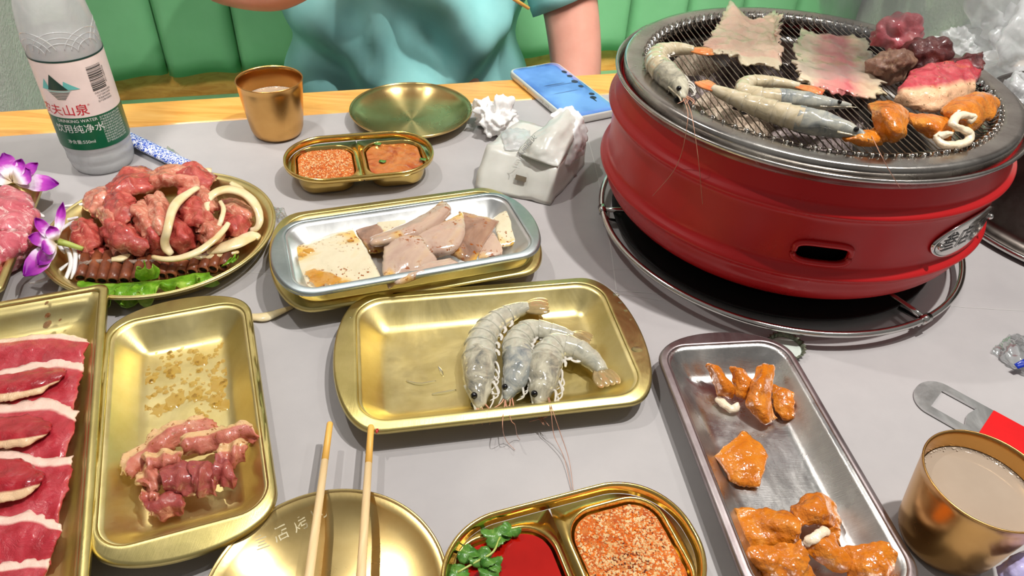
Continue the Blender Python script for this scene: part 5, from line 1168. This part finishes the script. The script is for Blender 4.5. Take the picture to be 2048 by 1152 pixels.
ip('folded amber intestine piece with a dark hollow at the back right of the near group', [(wv([[(1580, 1018), (1610, 996), (1642, 988), (1668, 1006)], [(1590, 1032), (1612, 1022), (1645, 1018), (1676, 1032)], [(1596, 1056), (1622, 1052), (1650, 1050), (1678, 1064)]], zt_, lift=[[.006, .012, .014, .006], [.012, .018, .018, .008], [.014, .012, .010, .004]]), dict(seed=47, nu=40, amp=.002)), (wv([[(1650, 1046), (1666, 1048), (1680, 1056)], [(1652, 1075), (1668, 1085), (1680, 1090)]], zt_, lift=[[.010, .008, .004], [.002, .002, .002]]), dict(seed=48, nu=16, nv=16))], (1635, 1030, .002))
ip('wrinkled amber intestine piece, front left of the near group on the silver tray', [(wv([[(1484, 1108), (1515, 1090), (1560, 1090), (1600, 1082)], [(1492, 1122), (1520, 1114), (1565, 1112), (1612, 1104)], [(1520, 1140), (1550, 1140), (1585, 1138), (1620, 1130)], [(1530, 1172), (1560, 1170), (1600, 1168), (1640, 1160)]], zt_, lift=[[.010, .013, .013, .015], [.008, .014, .014, .016], [.004, .010, .012, .010], [.001]*4]), dict(seed=49, nu=46, nv=34, amp=.0028, freq=150))], (1560, 1130, .002))
ip('long diagonal amber intestine piece with a pale end, middle of the near group', [(wv([[(1612, 1080), (1640, 1066), (1660, 1068)], [(1615, 1104), (1650, 1094), (1680, 1098)], [(1640, 1126), (1675, 1122), (1700, 1120)], [(1665, 1142), (1695, 1142), (1712, 1132)]], zt_, lift=[[.012, .014, .010], [.009, .016, .012], [.006, .013, .010], [.002, .004, .003]]), dict(seed=50, nv=34))], (1660, 1100, .002), inner=[([(1608, 1088, .018), (1625, 1078, .021), (1642, 1066, .022), (1655, 1060, .020)], .0034)])
ip('big amber intestine piece at the right front corner of the silver tray', [(wv([[(1672, 1094), (1710, 1092), (1750, 1086), (1778, 1086)], [(1690, 1112), (1725, 1110), (1765, 1108), (1795, 1112)], [(1700, 1136), (1735, 1136), (1770, 1136), (1800, 1130)], [(1690, 1170), (1730, 1172), (1770, 1165), (1790, 1152)]], zt_, lift=[[.007, .010, .012, .014], [.006, .012, .014, .014], [.006, .012, .012, .010], [.001, .001, .002, .003]]), dict(seed=51, nu=44, nv=34, amp=.002))], (1740, 1125, .002))

# ================================================================== squid slices on the silver tray
zq = .0265
SQ = [('white squid square pooled with yellow oil, at the left end of the silver tray', [[(584, 496), (640, 478), (707, 456)], [(592, 530), (665, 512), (735, 502)], [(606, 560), (680, 548), (752, 535)], [(612, 590), (690, 582), (765, 562)]], [[.003, .004, .006], [.004, .006, .006], [.003, .005, .006], [.001, .002, .003]], 'squid', .0042),
      ('dark-edged squid slice half hidden behind the white square', [[(705, 458), (730, 448), (756, 440)], [(722, 480), (745, 474), (768, 468)], [(738, 505), (758, 505), (775, 500)]], [[.002, .003, .004], [.002, .003, .004], [0, 0, .001]], 'squid3', .003),
      ('upright white squid slice with brown spice at the back of the silver tray', [[(752, 422), (790, 422), (812, 436)], [(752, 448), (785, 448), (815, 458)], [(756, 470), (790, 472), (820, 478)]], [[.008, .006, .004], [.005, .004, .003], [.002, .001, .001]], 'squid', .003),
      ('long rolled purplish squid strip running up to the right', [[(742, 476), (800, 452), (850, 428), (885, 402)], [(740, 488), (805, 470), (858, 444), (900, 412)], [(748, 492), (815, 484), (868, 460), (902, 428)]], [[.010, .012, .013, .015], [.012, .016, .017, .019], [.009, .010, .011, .013]], 'squid2', .004),
      ('brown-skinned squid slice right of the middle of the silver tray', [[(918, 420), (960, 430), (998, 443)], [(910, 452), (948, 466), (985, 462)], [(902, 485), (932, 505), (965, 496)], [(900, 508), (925, 522), (948, 530)]], [[.012, .011, .008], [.010, .010, .007], [.007, .007, .005], [.003, .003, .001]], 'squid3', .0032),
      ('curled cream squid slice in the middle of the silver tray', [[(768, 488), (820, 470), (880, 446), (925, 424)], [(800, 496), (850, 482), (905, 462), (930, 450)], [(838, 510), (870, 502), (912, 490), (928, 472)], [(856, 516), (880, 514), (898, 510), (912, 500)]], [[.009, .012, .012, .012], [.010, .014, .015, .013], [.008, .011, .012, .010], [.003, .004, .005, .005]], 'squid2', .0034),
      ('white spice-dotted squid square at the right end of the silver tray', [[(985, 437), (1005, 424), (1016, 418)], [(992, 464), (1012, 458), (1028, 452)], [(1000, 494), (1018, 492), (1033, 485)]], [[.004, .007, .008], [.004, .005, .006], [.001, .001, .002]], 'squid', .003),
      ('small pinkish squid slice below the white square at the right end', [[(962, 478), (985, 466), (998, 484)], [(955, 500), (982, 498), (1006, 500)], [(956, 518), (980, 514), (1004, 508)]], [[.004, .005, .004], [.003, .004, .002], [.001, .001, .001]], 'squid2', .003),
      ('rounded glossy squid slice lying in front of the middle of the silver tray', [[(768, 496), (806, 468), (842, 474)], [(766, 520), (812, 508), (858, 500)], [(766, 548), (820, 545), (874, 524)], [(778, 578), (800, 566), (850, 552)]], [[.011, .016, .014], [.010, .015, .014], [.007, .010, .010], [.004, .004, .003]], 'squid2', .0034),
      ('rolled squid strip along the front rim of the silver tray', [[(786, 562), (840, 532), (902, 516)], [(792, 568), (850, 542), (915, 524)], [(802, 566), (860, 548), (930, 534)]], [[.009, .011, .009], [.010, .012, .010], [.006, .006, .004]], 'squid2', .0036)]
m = MB()
for i, (x, y, R_) in enumerate(((650, 556, .013), (628, 545, .008), (690, 568, .008), (618, 500, .0055), (605, 508, .004), (700, 480, .003))):
    c = at(x, y, .0342 if x < 700 else .036); L = []
    for k in (1, .7, .3): L.append(np.array([[c[0]+k*(R_*(1+.5*nz((math.cos(q)*2, math.sin(q)*2, i), 1, i)))*math.cos(q), c[1]+k*(R_*(1+.5*nz((math.cos(q)*2, math.sin(q)*2, i), 1, i)))*math.sin(q)*.7, c[2]+(.0004 if k < 1 else -.0006)] for q in np.linspace(0, 2*PI, 28, endpoint=False)]))
    v, f = loft(L, cap1=True); m.add(v, f)
MT['yoil'] = simple('yellow_chilli_oil', [(.3, (206, 132, 8)), (.7, (220, 160, 24))], 60, rough=.04, coat=.9, alpha=.62)
m.build('chilli_oil', MT['yoil'], None, label='yellow chilli oil pooled on the big white squid square', cat='sauce', kind='stuff')
for i, (lbl, rows, lf, mt, th) in enumerate(SQ): sheet('squid_slice', wv(rows, zq, lift=lf), MT[mt], None, thick=th, nu=34, nv=28, amp=.0009, freq=60, seed=60+i, ragged=.0012, label=lbl, cat='squid', group=None)
# water drops on the prawn tray
DR = [(1232, 590, .0028, 'topmost drop on the right ear'), (1240, 606, .0022, 'second drop down on the right ear'), (1252, 622, .0020, 'upper middle drop on the right ear'), (1238, 624, .0016, 'small drop on the basin side of the right ear'), (1262, 640, .0018, 'middle drop on the right ear'), (1270, 652, .0012, 'tiny drop below the middle of the right ear'),
      (1274, 700, .0042, 'largest and lowest drop on the right ear'), (702, 636, .0022, 'upper drop on the left ear'), (712, 620, .0016, 'small topmost drop on the left ear'), (876, 632, .0018, 'drop on the floor nearest the prawns'), (820, 640, .0016, 'drop on the floor at the left')]
for i, (x, y, r, lb_) in enumerate(DR):
    V, F = blob_mesh(at(x, y, .0203 if x > 1225 or x < 716 else .0018), r, i, .2, 200, 3, sc=(1.1, .8, .35)); mk('water_drop', V, F, MT['drop'], None, label=lb_+' of the brass prawn tray', cat='drop', group='water drops on the prawn tray')
for i, pth in enumerate((((812, 762), (840, 768), (872, 762)), ((864, 789), (885, 786), (912, 780)), ((876, 732), (882, 742), (886, 752)))):
    V, F, _ = tube(crom([at(x, y, .0022) for x, y in pth], 14), [.0006+.0008*math.sin(PI*k/13) for k in range(14)], 8); mk('prawn_shell_bit', V, F, MT['drop'], None, label=['forked clear leg scrap at the left on the brass prawn tray', 'straight clear leg scrap lowest on the brass prawn tray', 'short clear scrap highest of three on the brass prawn tray'][i], cat='scrap')
V, F, _ = tube(crom([at(1236, 652, .019), at(1212, 664, .010), at(1202, 682, .003), at(1214, 698, .002), at(1238, 704, .004)], 30), .00035, 6); mk('loose_antenna', V, F, MT['ant'], None, label='loose curled prawn antenna at the right end of the brass tray', cat='scrap')

# ================================================================== fatty beef slices on the lower left tray
zb = .0045
def lf(n, m, vals): return [[vals[i] for _ in range(m)] for i in range(n)]
BS = [('topmost fatty beef slice with a broad white fat edge on the lower left tray', [[(-70, 686), (20, 676), (110, 668), (176, 680)], [(-70, 712), (20, 706), (112, 700), (172, 702)], [(-70, 762), (20, 760), (112, 752), (164, 742)]], [.004, .006, .003], 'slice', 5),
      ('second fatty beef slice down, with a fat knob at its right tip', [[(-70, 748), (20, 738), (110, 718), (170, 728)], [(-70, 785), (20, 782), (105, 772), (162, 766)], [(-70, 840), (20, 838), (90, 836), (142, 838)]], [.005, .006, .003], 'slice', 6),
      ('upper curled beef fold with a cream lower edge, lower left tray', [[(-70, 752), (10, 750), (80, 736), (134, 740)], [(-70, 776), (10, 774), (75, 764), (130, 750)], [(-70, 808), (10, 802), (70, 790), (122, 760)]], [.008, .012, .010], 'slice2', 7),
      ('third fatty beef slice down, with a small white tip at the right', [[(-70, 816), (20, 806), (100, 800), (156, 824)], [(-70, 866), (20, 862), (90, 860), (144, 872)], [(-70, 935), (20, 934), (75, 930), (120, 930)]], [.006, .007, .003], 'slice', 8),
      ('middle curled beef fold with a cream lower edge, lower left tray', [[(-70, 840), (10, 834), (60, 830), (106, 850)], [(-70, 868), (10, 866), (58, 862), (104, 860)], [(-70, 904), (10, 897), (55, 890), (98, 870)]], [.009, .013, .011], 'slice2', 9),
      ('fourth fatty beef slice down, with a white pointed tip', [[(-70, 906), (10, 898), (84, 916), (146, 912)], [(-70, 960), (10, 960), (75, 968), (140, 962)], [(-70, 1055), (10, 1055), (64, 1060), (110, 1062)]], [.007, .008, .003], 'slice', 10),
      ('lower rounded beef fold with a dark red centre, lower left tray', [[(-70, 922), (0, 918), (50, 924), (84, 948)], [(-70, 965), (0, 962), (45, 958), (84, 958)], [(-70, 1014), (0, 1008), (42, 998), (80, 972)]], [.010, .015, .012], 'slice2', 11),
      ('fifth fatty beef slice down, broad and wet with brown juice', [[(-70, 1034), (10, 1032), (70, 1026), (126, 1052)], [(-70, 1080), (10, 1080), (62, 1078), (114, 1084)], [(-70, 1150), (10, 1150), (56, 1140), (100, 1130)]], [.008, .009, .003], 'slice', 12),
      ('lowest fatty beef slice, at the bottom left corner of the picture', [[(-70, 1136), (10, 1128), (60, 1120), (99, 1120)], [(-70, 1175), (10, 1168), (55, 1164), (90, 1164)], [(-70, 1230), (10, 1225), (50, 1220), (80, 1210)]], [.009, .010, .004], 'slice', 13)]
for lbl, rows, lv, mt, sd in BS:
    sheet('beef_slice', wv(rows, zb, lift=lf(3, 4, lv)), MT[mt], None, thick=.0028, nu=56, nv=26, amp=.0014, freq=75, seed=sd, ragged=.0022, label=lbl, cat='meat')
for i, (x, y, r, lb_) in enumerate(((93, 606, .0016, 'highest drip of the left run'), (95, 630, .0024, 'middle drip of the left run'), (95, 648, .0034, 'large lowest drip of the left run'), (122, 620, .0011, 'upper drip of the right run'), (120, 640, .0013, 'lower drip of the right run'))):
    z = .022 if y < 612 else .012; V, F = blob_mesh(at(x, y, z), r, i, .2, 200, 3, sc=(.8, 1.4, .4)); mk('juice_drip', V, F, MT['juice'], None, label='amber juice, '+lb_+' on the lower left tray', cat='drip', group='juice drips on the lower left tray')

# ================================================================== seasoned pork on the narrow brass tray
zp = .0045
PK = [('long seasoned pork strip with a thick fat edge at the left of the pork pile', [[(240, 948), (252, 915), (300, 870), (350, 845), (404, 824)], [(262, 952), (275, 922), (318, 885), (362, 862), (420, 842)], [(276, 958), (295, 932), (332, 905), (375, 885), (440, 856)]], [.012, .013, .008], 'pork', .005),
      ('pork piece with a curled fat edge at the upper right of the pile', [[(356, 880), (400, 862), (450, 852), (492, 846), (508, 856)], [(362, 898), (402, 884), (452, 872), (496, 864), (518, 876)], [(372, 910), (412, 904), (458, 894), (495, 888), (514, 888)]], [.016, .016, .010], 'pork', .005),
      ('pale pork flap at the right end of the pile', [[(424, 902), (460, 888), (498, 880)], [(436, 918), (468, 910), (492, 902)], [(452, 930), (472, 930), (482, 918)]], [.014, .013, .008], 'pork', .005),
      ('dark lean pork cube at the right front of the pile', [[(430, 912), (448, 918), (470, 940)], [(428, 940), (448, 946), (472, 958)], [(432, 972), (450, 978), (470, 974)]], [.012, .013, .006], 'porkred', .006),
      ('fatty pork fold in the middle of the pile', [[(284, 918), (320, 904), (356, 904)], [(292, 934), (326, 922), (360, 920)], [(300, 946), (330, 936), (362, 934)]], [.015, .018, .012], 'pork', .005),
      ('curled pork piece at the left front of the pile', [[(272, 962), (284, 940), (300, 926)], [(288, 976), (300, 958), (318, 944)], [(300, 992), (316, 976), (336, 962)]], [.011, .016, .012], 'pork', .005),
      ('lean pork chunk in the centre of the pile', [[(318, 948), (352, 930), (396, 932)], [(322, 968), (356, 958), (404, 962)], [(334, 984), (362, 984), (402, 990)]], [.015, .018, .010], 'porkred', .007),
      ('purple-red pork piece between the centre and the dark cube', [[(372, 936), (398, 922), (424, 926)], [(380, 962), (404, 954), (430, 960)], [(392, 988), (410, 992), (432, 986)]], [.017, .019, .010], 'porkred', .006),
      ('small pale pork scrap left of the front pork piece', [[(284, 976), (300, 968), (318, 974)], [(288, 998), (304, 992), (322, 998)], [(296, 1010), (310, 1012), (322, 1012)]], [.010, .012, .004], 'pork', .005),
      ('pork piece lying nearest the front of the pile', [[(280, 1004), (320, 992), (362, 988)], [(292, 1020), (328, 1010), (372, 1004)], [(310, 1034), (338, 1034), (368, 1024)]], [.008, .011, .003], 'porkred', .006)]
for i, (lbl, rows, lv, mt, th) in enumerate(PK):
    sheet('pork_piece', wv(rows, zp, lift=lf(3, len(rows[0]), lv)), MT[mt], None, thick=th, nu=44, nv=28, amp=.0026, freq=110, seed=80+i, ragged=.0040, round_=.6, folds=(.0012, 1.7, 1, .4), label=lbl, cat='meat')
rnd = random.Random(8); m = MB()
def smear(px, py, r, n, seed):
    c = at(px, py, .0022); L = []
    for k in (1, .7, .3): L.append(np.array([[c[0]+k*(r*(1+.7*nz((math.cos(t)*2, math.sin(t)*2, seed), 1, seed)))*math.cos(t), c[1]+k*(r*(1+.7*nz((math.cos(t)*2, math.sin(t)*2, seed), 1, seed)))*math.sin(t)*1.1, .0021+(.0006 if k < 1 else 0)] for t in np.linspace(0, 2*PI, n, endpoint=False)]))
    return loft(L, cap1=True)
for i in range(190):
    x = rnd.gauss(370, 62); y = rnd.gauss(745, 52)
    if not (245 < x < 478 and 655 < y < 840): continue
    v, f = smear(x, y, rnd.uniform(.0006, .0030), 12, i); m.add(v, f)
for i, (x, y, r) in enumerate(((440, 770, .007), (430, 800, .006), (350, 800, .0075), (320, 820, .006), (455, 740, .004), (300, 760, .005), (400, 720, .006), (345, 740, .006), (390, 790, .006), (450, 810, .006), (250, 760, .004))):
    v, f = smear(x, y, r, 20, 300+i); m.add(v, f)
m.build('marinade_smear', MT['oil'], None, label='yellow oily marinade smeared over the floor of the narrow pork tray', cat='sauce', kind='stuff')

# ================================================================== marinated beef platter
zz0 = .0035
def tw(x, y): return (x/3.388, y/3.388+300)
# hollow twig mat
t = thing('twig_mat', 'mat of brown hollow twigs under the marinated beef on the round platter', 'mat', at(300, 545, .003))
ends = [(545, 872), (615, 888), (688, 892), (762, 892), (840, 890), (918, 888), (985, 872), (1040, 866), (1098, 858), (1155, 856), (1225, 832), (1298, 832), (1372, 818), (1438, 808), (1510, 795)]
for i, (x, y) in enumerate(ends):
    a = at(*tw(x, y), .0075); b = at(*tw(x+50+i*1.5, y-190), .012); d = (b-a)/np.linalg.norm(b-a); r = .0036
    P = np.array([a+(b-a)*f for f in (0, .2, .5, 1)]); V, F, _ = tube(P, r, 14, caps=False); mk('twig', V, F, MT['twig'], t, mods=[('solid', .0012)])
    V, F, _ = tube(np.array([a+d*.0015, a+d*.003]), r*.7, 12); mk('twig_hollow', V, F, MT['twigin'] if False else MT['black'], t)  # black plug stands in for the shade inside the hollow end
V, F, _ = tube(crom([at(*tw(x, y), .0125) for x, y in ((540, 775), (640, 760), (800, 755), (950, 760), (1080, 752), (1250, 735), (1420, 715))], 60), .0022, 10); V = V+np.c_[nzv(V, 500, 1), nzv(V, 500, 2), nzv(V, 500, 3)]*.0012; mk('binding_cord', V, F, MT['matfib'], t)
# lettuce
def frill(name, rows, label, seed, mat='lettuce', amp=.0058, wv_=52):
    V, F, UV = sheet_mesh(PX(rows), thick=.0008, nu=90, nv=22, amp=.0008, freq=120, seed=seed)
    f = UV[:, 1]; u = UV[:, 0]; ph_ = np.array([wv_*a+4*nz(p, 40, seed) for a, p in zip(u, V)]); V[:, 2] += amp*(f**1.3)*np.sin(ph_)+amp*.7*f*nzv(V, 110, seed); V[:, 0] += amp*.6*f*np.cos(ph_); V[:, 1] += amp*.9*f*np.cos(ph_*.7+1)-.002*f
    V[:, 2] = np.maximum(V[:, 2], .002); return mk(name, V, F, MT[mat], None, uv=UV, label=label, cat='lettuce')
frill('lettuce_leaf', [[tw(530, 885)+(.006,), tw(700, 905)+(.007,), tw(850, 900)+(.008,), tw(1000, 890)+(.010,), tw(1130, 875)+(.010,), tw(1280, 840)+(.010,), tw(1420, 830)+(.010,)], [tw(520, 930)+(.010,), tw(690, 950)+(.013,), tw(840, 950)+(.014,), tw(1000, 940)+(.016,), tw(1130, 910)+(.015,), tw(1280, 880)+(.014,), tw(1420, 850)+(.012,)], [tw(540, 970)+(.010,), tw(700, 1000)+(.012,), tw(820, 1040)+(.010,), tw(980, 1000)+(.013,), tw(1130, 945)+(.012,), tw(1290, 915)+(.012,), tw(1470, 855)+(.010,)]], 'frilly green lettuce leaf along the front of the round meat platter', 3)
frill('lettuce_leaf', [[tw(960, 890)+(.012,), tw(1010, 880)+(.013,), tw(1070, 870)+(.012,)], [tw(910, 850)+(.018,), tw(1000, 830)+(.022,), tw(1080, 820)+(.018,)], [tw(945, 800)+(.024,), tw(985, 765)+(.030,), tw(1075, 785)+(.022,)]], 'upright lettuce tip in front of the twigs on the round meat platter', 9, amp=.003, wv_=16)
frill('lettuce_leaf', [[tw(1500, 790)+(.010,), tw(1550, 770)+(.010,)], [tw(1520, 770)+(.013,), tw(1590, 745)+(.013,)], [tw(1560, 730)+(.014,), tw(1620, 705)+(.013,)]], 'small lettuce bit at the right end of the twig mat', 5, amp=.002, wv_=14)
# beef
c = at(318, 470, .010); V, F = blob_mesh(c, .040, 4, .25, 30, 5, sc=(1.25, .85, .55), zmin=.006); mk('beef_mound', V, F, MT['beef'], None, label='inner heap of marinated beef under the strips on the round platter', cat='meat')
BF = [([(178, 425, .022), (200, 402, .028), (224, 392, .026)], [30, 42, 30], 'beef2', 'pale pink beef strip at the upper left of the platter heap'),
      ([(165, 440, .020), (172, 470, .024), (188, 500, .018)], [30, 46, 40], 'beef', 'brown-glazed beef lump at the far left of the platter heap'),
      ([(160, 455, .016), (178, 500, .016), (210, 508, .010)], [20, 34, 24], 'beef', 'dark beef strip at the lower left of the platter heap'),
      ([(222, 392, .034), (262, 366, .038), (310, 362, .034)], [26, 50, 40], 'beef', 'glossy red beef strip at the top left of the platter heap'),
      ([(238, 380, .036), (240, 412, .040), (262, 436, .036)], [30, 52, 44], 'beef', 'smooth red beef strip curving down the left middle of the platter heap'),
      ([(300, 362, .036), (345, 352, .040), (400, 366, .034)], [24, 34, 34], 'beef2', 'pale-streaked beef strip along the back of the platter heap'),
      ([(352, 352, .036), (385, 350, .038), (424, 372, .030)], [22, 40, 36], 'beef', 'dark red beef piece at the back right of the platter heap'),
      ([(305, 388, .040), (318, 425, .042), (316, 470, .034)], [24, 36, 26], 'beef2', 'upright pale beef fold in the middle of the platter heap'),
      ([(268, 410, .042), (292, 442, .038), (300, 476, .030)], [26, 30, 22], 'beef2', 'short tan beef fold beside the upright fold on the platter'),
      ([(215, 442, .034), (245, 468, .034), (296, 496, .024)], [32, 46, 26], 'beef', 'long red beef strip with a fat stripe at the lower left of the platter heap'),
      ([(222, 478, .020), (245, 494, .020), (268, 504, .012)], [22, 34, 20], 'beef2', 'yellowish fatty beef end low on the platter heap'),
      ([(302, 446, .036), (308, 474, .032), (318, 500, .020)], [22, 30, 22], 'beef', 'short red beef end in the lower middle of the platter heap'),
      ([(352, 400, .038), (385, 410, .040), (400, 450, .036)], [36, 58, 40], 'beef', 'broad glossy beef slice right of the long onion slice'),
      ([(350, 440, .032), (365, 470, .032), (385, 500, .016)], [36, 48, 36], 'beef', 'dark red beef piece at the lower right of the platter heap'),
      ([(400, 440, .034), (420, 462, .032), (410, 490, .020)], [26, 44, 30], 'beef2', 'brown beef fold between two onion slices'),
      ([(440, 416, .024), (470, 420, .026), (502, 436, .020)], [26, 40, 26], 'beef2', 'beef strip inside the onion ring at the right of the platter'),
      ([(444, 452, .024), (474, 448, .024), (496, 462, .014)], [30, 50, 34], 'beef', 'reddish beef end at the far right of the platter heap'),
      ([(392, 385, .036), (412, 400, .036), (428, 425, .032)], [22, 34, 28], 'beef2', 'small pale beef fold beside the onion ring'),
      ([(205, 415, .032), (218, 430, .034), (232, 452, .030)], [20, 34, 26], 'beef2', 'light brown beef fold at the left shoulder of the platter heap')]
for i, (pth, ws, mt, lbl) in enumerate(BF):
    strip('beef_strip', pth, [w_*1.1 for w_ in ws], MT[mt], None, curl=.010, thick=.006, nu=36, nv=26, amp=.0028, freq=95, seed=120+i, ragged=.003, round_=.7, folds=(.0012, 2.2, .2, 1), label=lbl, cat='meat')
# onions
ON = [([(1400, 425, .034), (1412, 340, .038), (1470, 285, .040), (1560, 268, .040), (1660, 300, .036), (1735, 380, .030), (1760, 470, .024), (1740, 530, .018), (1690, 545, .014)], [10, 15, 15, 16, 17, 18, 15, 11, 8], 'large curved onion ring slice at the right of the beef heap'),
      ([(1350, 250, .044), (1270, 300, .046), (1195, 360, .047), (1155, 440, .046), (1140, 530, .042), (1118, 600, .034), (1125, 660, .026), (1165, 710, .020)], [7, 14, 20, 20, 17, 18, 20, 12], 'long white onion slice running down the middle of the beef heap'),
      ([(1025, 722, .020), (1120, 742, .022), (1230, 730, .024), (1350, 685, .026), (1450, 610, .028), (1520, 540, .030), (1550, 490, .030)], [4, 9, 12, 13, 12, 10, 6], 'thin crescent onion slice along the lower right of the beef heap'),
      ([(1400, 700, .014), (1500, 665, .016), (1620, 620, .016), (1720, 580, .015), (1760, 600, .013)], [8, 20, 24, 20, 10], 'broad onion slab at the right front of the platter'),
      ([(1260, 725, .013), (1370, 728, .013), (1500, 710, .012), (1620, 688, .010)], [5, 9, 10, 5], 'thin flat onion strip under the broad slab'),
      ([(890, 172, .026), (1050, 165, .028), (1250, 148, .028), (1435, 142, .024)], [5, 10, 13, 11], 'long onion slice along the back rim of the platter'),
      ([(1560, 222, .022), (1620, 265, .022), (1700, 330, .020)], [6, 16, 8], 'pale onion slice behind the onion ring'),
      ([(1490, 345, .032), (1515, 400, .034), (1500, 470, .032), (1480, 520, .028)], [5, 8, 8, 5], 'small onion sliver crossing the onion ring'),
      ([(755, 745, .014), (820, 735, .016), (905, 705, .014)], [8, 14, 7], 'small yellow onion piece low in front of the beef heap')]
for i, (pth, ws, lbl) in enumerate(ON):
    strip('onion_slice', [tw(x, y)+(z,) for x, y, z in pth], ws, MT['onion'], None, curl=.0015, thick=.0030, nu=60, nv=12, amp=.0004, freq=60, seed=200+i, round_=.8, label=lbl, cat='onion')
strip('onion_slice', [(500, 634, .0022), (530, 634, .0028), (560, 624, .0028), (586, 614, .002)], [14, 17, 12, 5], MT['onion'], None, curl=.0008, thick=.0026, nu=30, nv=10, amp=.0003, seed=3, label='lone onion slice on the bare table below the squid trays', cat='onion')
RD = [[(862, 150, .024), (830, 210, .020), (785, 300, .018)], [(410, 385, .016), (500, 375, .018), (600, 362, .018)], [(415, 470, .014), (470, 470, .016), (530, 455, .018)], [(200, 902, .004), (280, 888, .008), (370, 840, .010), (465, 765, .012)],
      [(392, 975, .006), (420, 920, .010), (455, 850, .012), (480, 770, .014), (465, 690, .014), (430, 640, .014)], [(480, 875, .008), (505, 800, .012), (510, 700, .014), (485, 620, .014), (500, 540, .016)], [(540, 700, .012), (552, 760, .012), (535, 840, .008)], [(232, 412, .022), (262, 432, .022), (300, 455, .020)], [(400, 560, .014), (440, 520, .018), (500, 480, .018)], [(440, 700, .012), (400, 640, .012), (380, 560, .014)]]
RL = ['behind the beef heap, sticking up at the back', 'pointing left from the pink beef, highest of the left bunch', 'short and straight, left of the brown beef lump', 'hanging over the platter rim at the far left front', 'long and curved down over the platter rim beside the twigs', 'long and wavy, next to the leftmost twig', 'short, lying on the first twig', 'between the marbled meat and the orchid', 'running under the orchid stem to the beef', 'curled below the orchid throat']
for i, (pth, l_) in enumerate(zip(RD, RL)):
    P = crom([at(*tw(x, y), z) for x, y, z in pth], 26); V, F, _ = tube(P, [.0019*(.5+.5*min(1, k/4, (25-k)/4)) for k in range(26)], 10, flat=.7); mk('onion_shred', V, F, MT['radish'], None, label='white onion shred '+l_, cat='onion')

# ================================================================== orchids
def orchid(label, base, z, petals, stem=None, throat=None):
    b = at(base[0], base[1], z); t = thing('orchid_flower', label, 'flower', [b[0], b[1], b[2]-.01])
    for i, (tx, ty, tz_, w_, cup_) in enumerate(petals):
        mx, my = (base[0]+tx)/2, (base[1]+ty)/2
        rows = strip_rows([(base[0], base[1], z), (base[0]*.7+tx*.3, base[1]*.7+ty*.3, z*.6+tz_*.4+cup_), (base[0]*.3+tx*.7, base[1]*.3+ty*.7, z*.3+tz_*.7+cup_*.6), (tx, ty, tz_)], [w_*.15, w_*.7, w_, w_*.85, w_*.08], curl=-.003, n=11)
        V, F, UV = sheet_mesh(PX(rows), thick=.0009, nu=28, nv=16, amp=.0007, freq=90, seed=i); mk('petal', V, F, MT['petal'], t, uv=UV)
    if stem:
        P = crom([at(*q) for q in stem], 16); V, F, _ = tube(P, np.linspace(.0036, .0020, 16), 12); mk('stem', V, F, MT['stem'], t)
    return t
orchid('purple and white orchid with a green stem, left of the round meat platter', (112, 484), .022, [(126, 404, .034, 20, .004), (70, 436, .034, 26, .004), (56, 474, .030, 30, .006), (48, 552, .022, 46, .006), (84, 500, .036, 34, .006), (100, 452, .036, 30, .005), (76, 530, .028, 34, .004)], stem=[(112, 482, .024), (135, 488, .022), (166, 498, .018)])
orchid('purple and white orchid lying at the back corner of the left tray', (26, 362), .026, [(6, 306, .034, 40, .006), (60, 340, .036, 44, .008), (76, 326, .030, 26, .004), (118, 368, .022, 34, .006), (-30, 340, .03, 40, .006), (44, 318, .038, 30, .004)])
# ================================================================== marbled meat on the left tray
V, F = blob_mesh(at(10, 478, .018), .034, 6, .22, 32, 5, sc=(.95, 1.45, .6), rot=.25, zmin=.004); mk('marbled_meat', V, F, MT['mutton'], None, label='pink marbled meat heap on the tray at the left edge', cat='meat')
sheet('meat_slice', wv([[(-30, 385), (20, 372), (62, 392)], [(-30, 425), (25, 415), (72, 432)], [(-30, 470), (20, 462), (64, 470)]], .020, lift=[[.012, .014, .006], [.018, .020, .010], [.016, .016, .006]]), MT['mutton'], None, thick=.006, nu=34, nv=30, amp=.002, freq=80, seed=5, ragged=.003, round_=.7, label='upper marbled pink slice draped over the meat heap at the left edge', cat='meat')
sheet('meat_slice', wv([[(-30, 455), (20, 460), (58, 462)], [(-30, 500), (15, 492), (54, 494)], [(-30, 545), (5, 528), (30, 510)]], .016, lift=[[.016, .018, .010], [.012, .016, .008], [.004, .006, .002]]), MT['mutton'], None, thick=.006, nu=34, nv=30, amp=.002, freq=80, seed=15, ragged=.003, round_=.7, label='lower marbled pink slice at the front of the meat heap at the left edge', cat='meat')
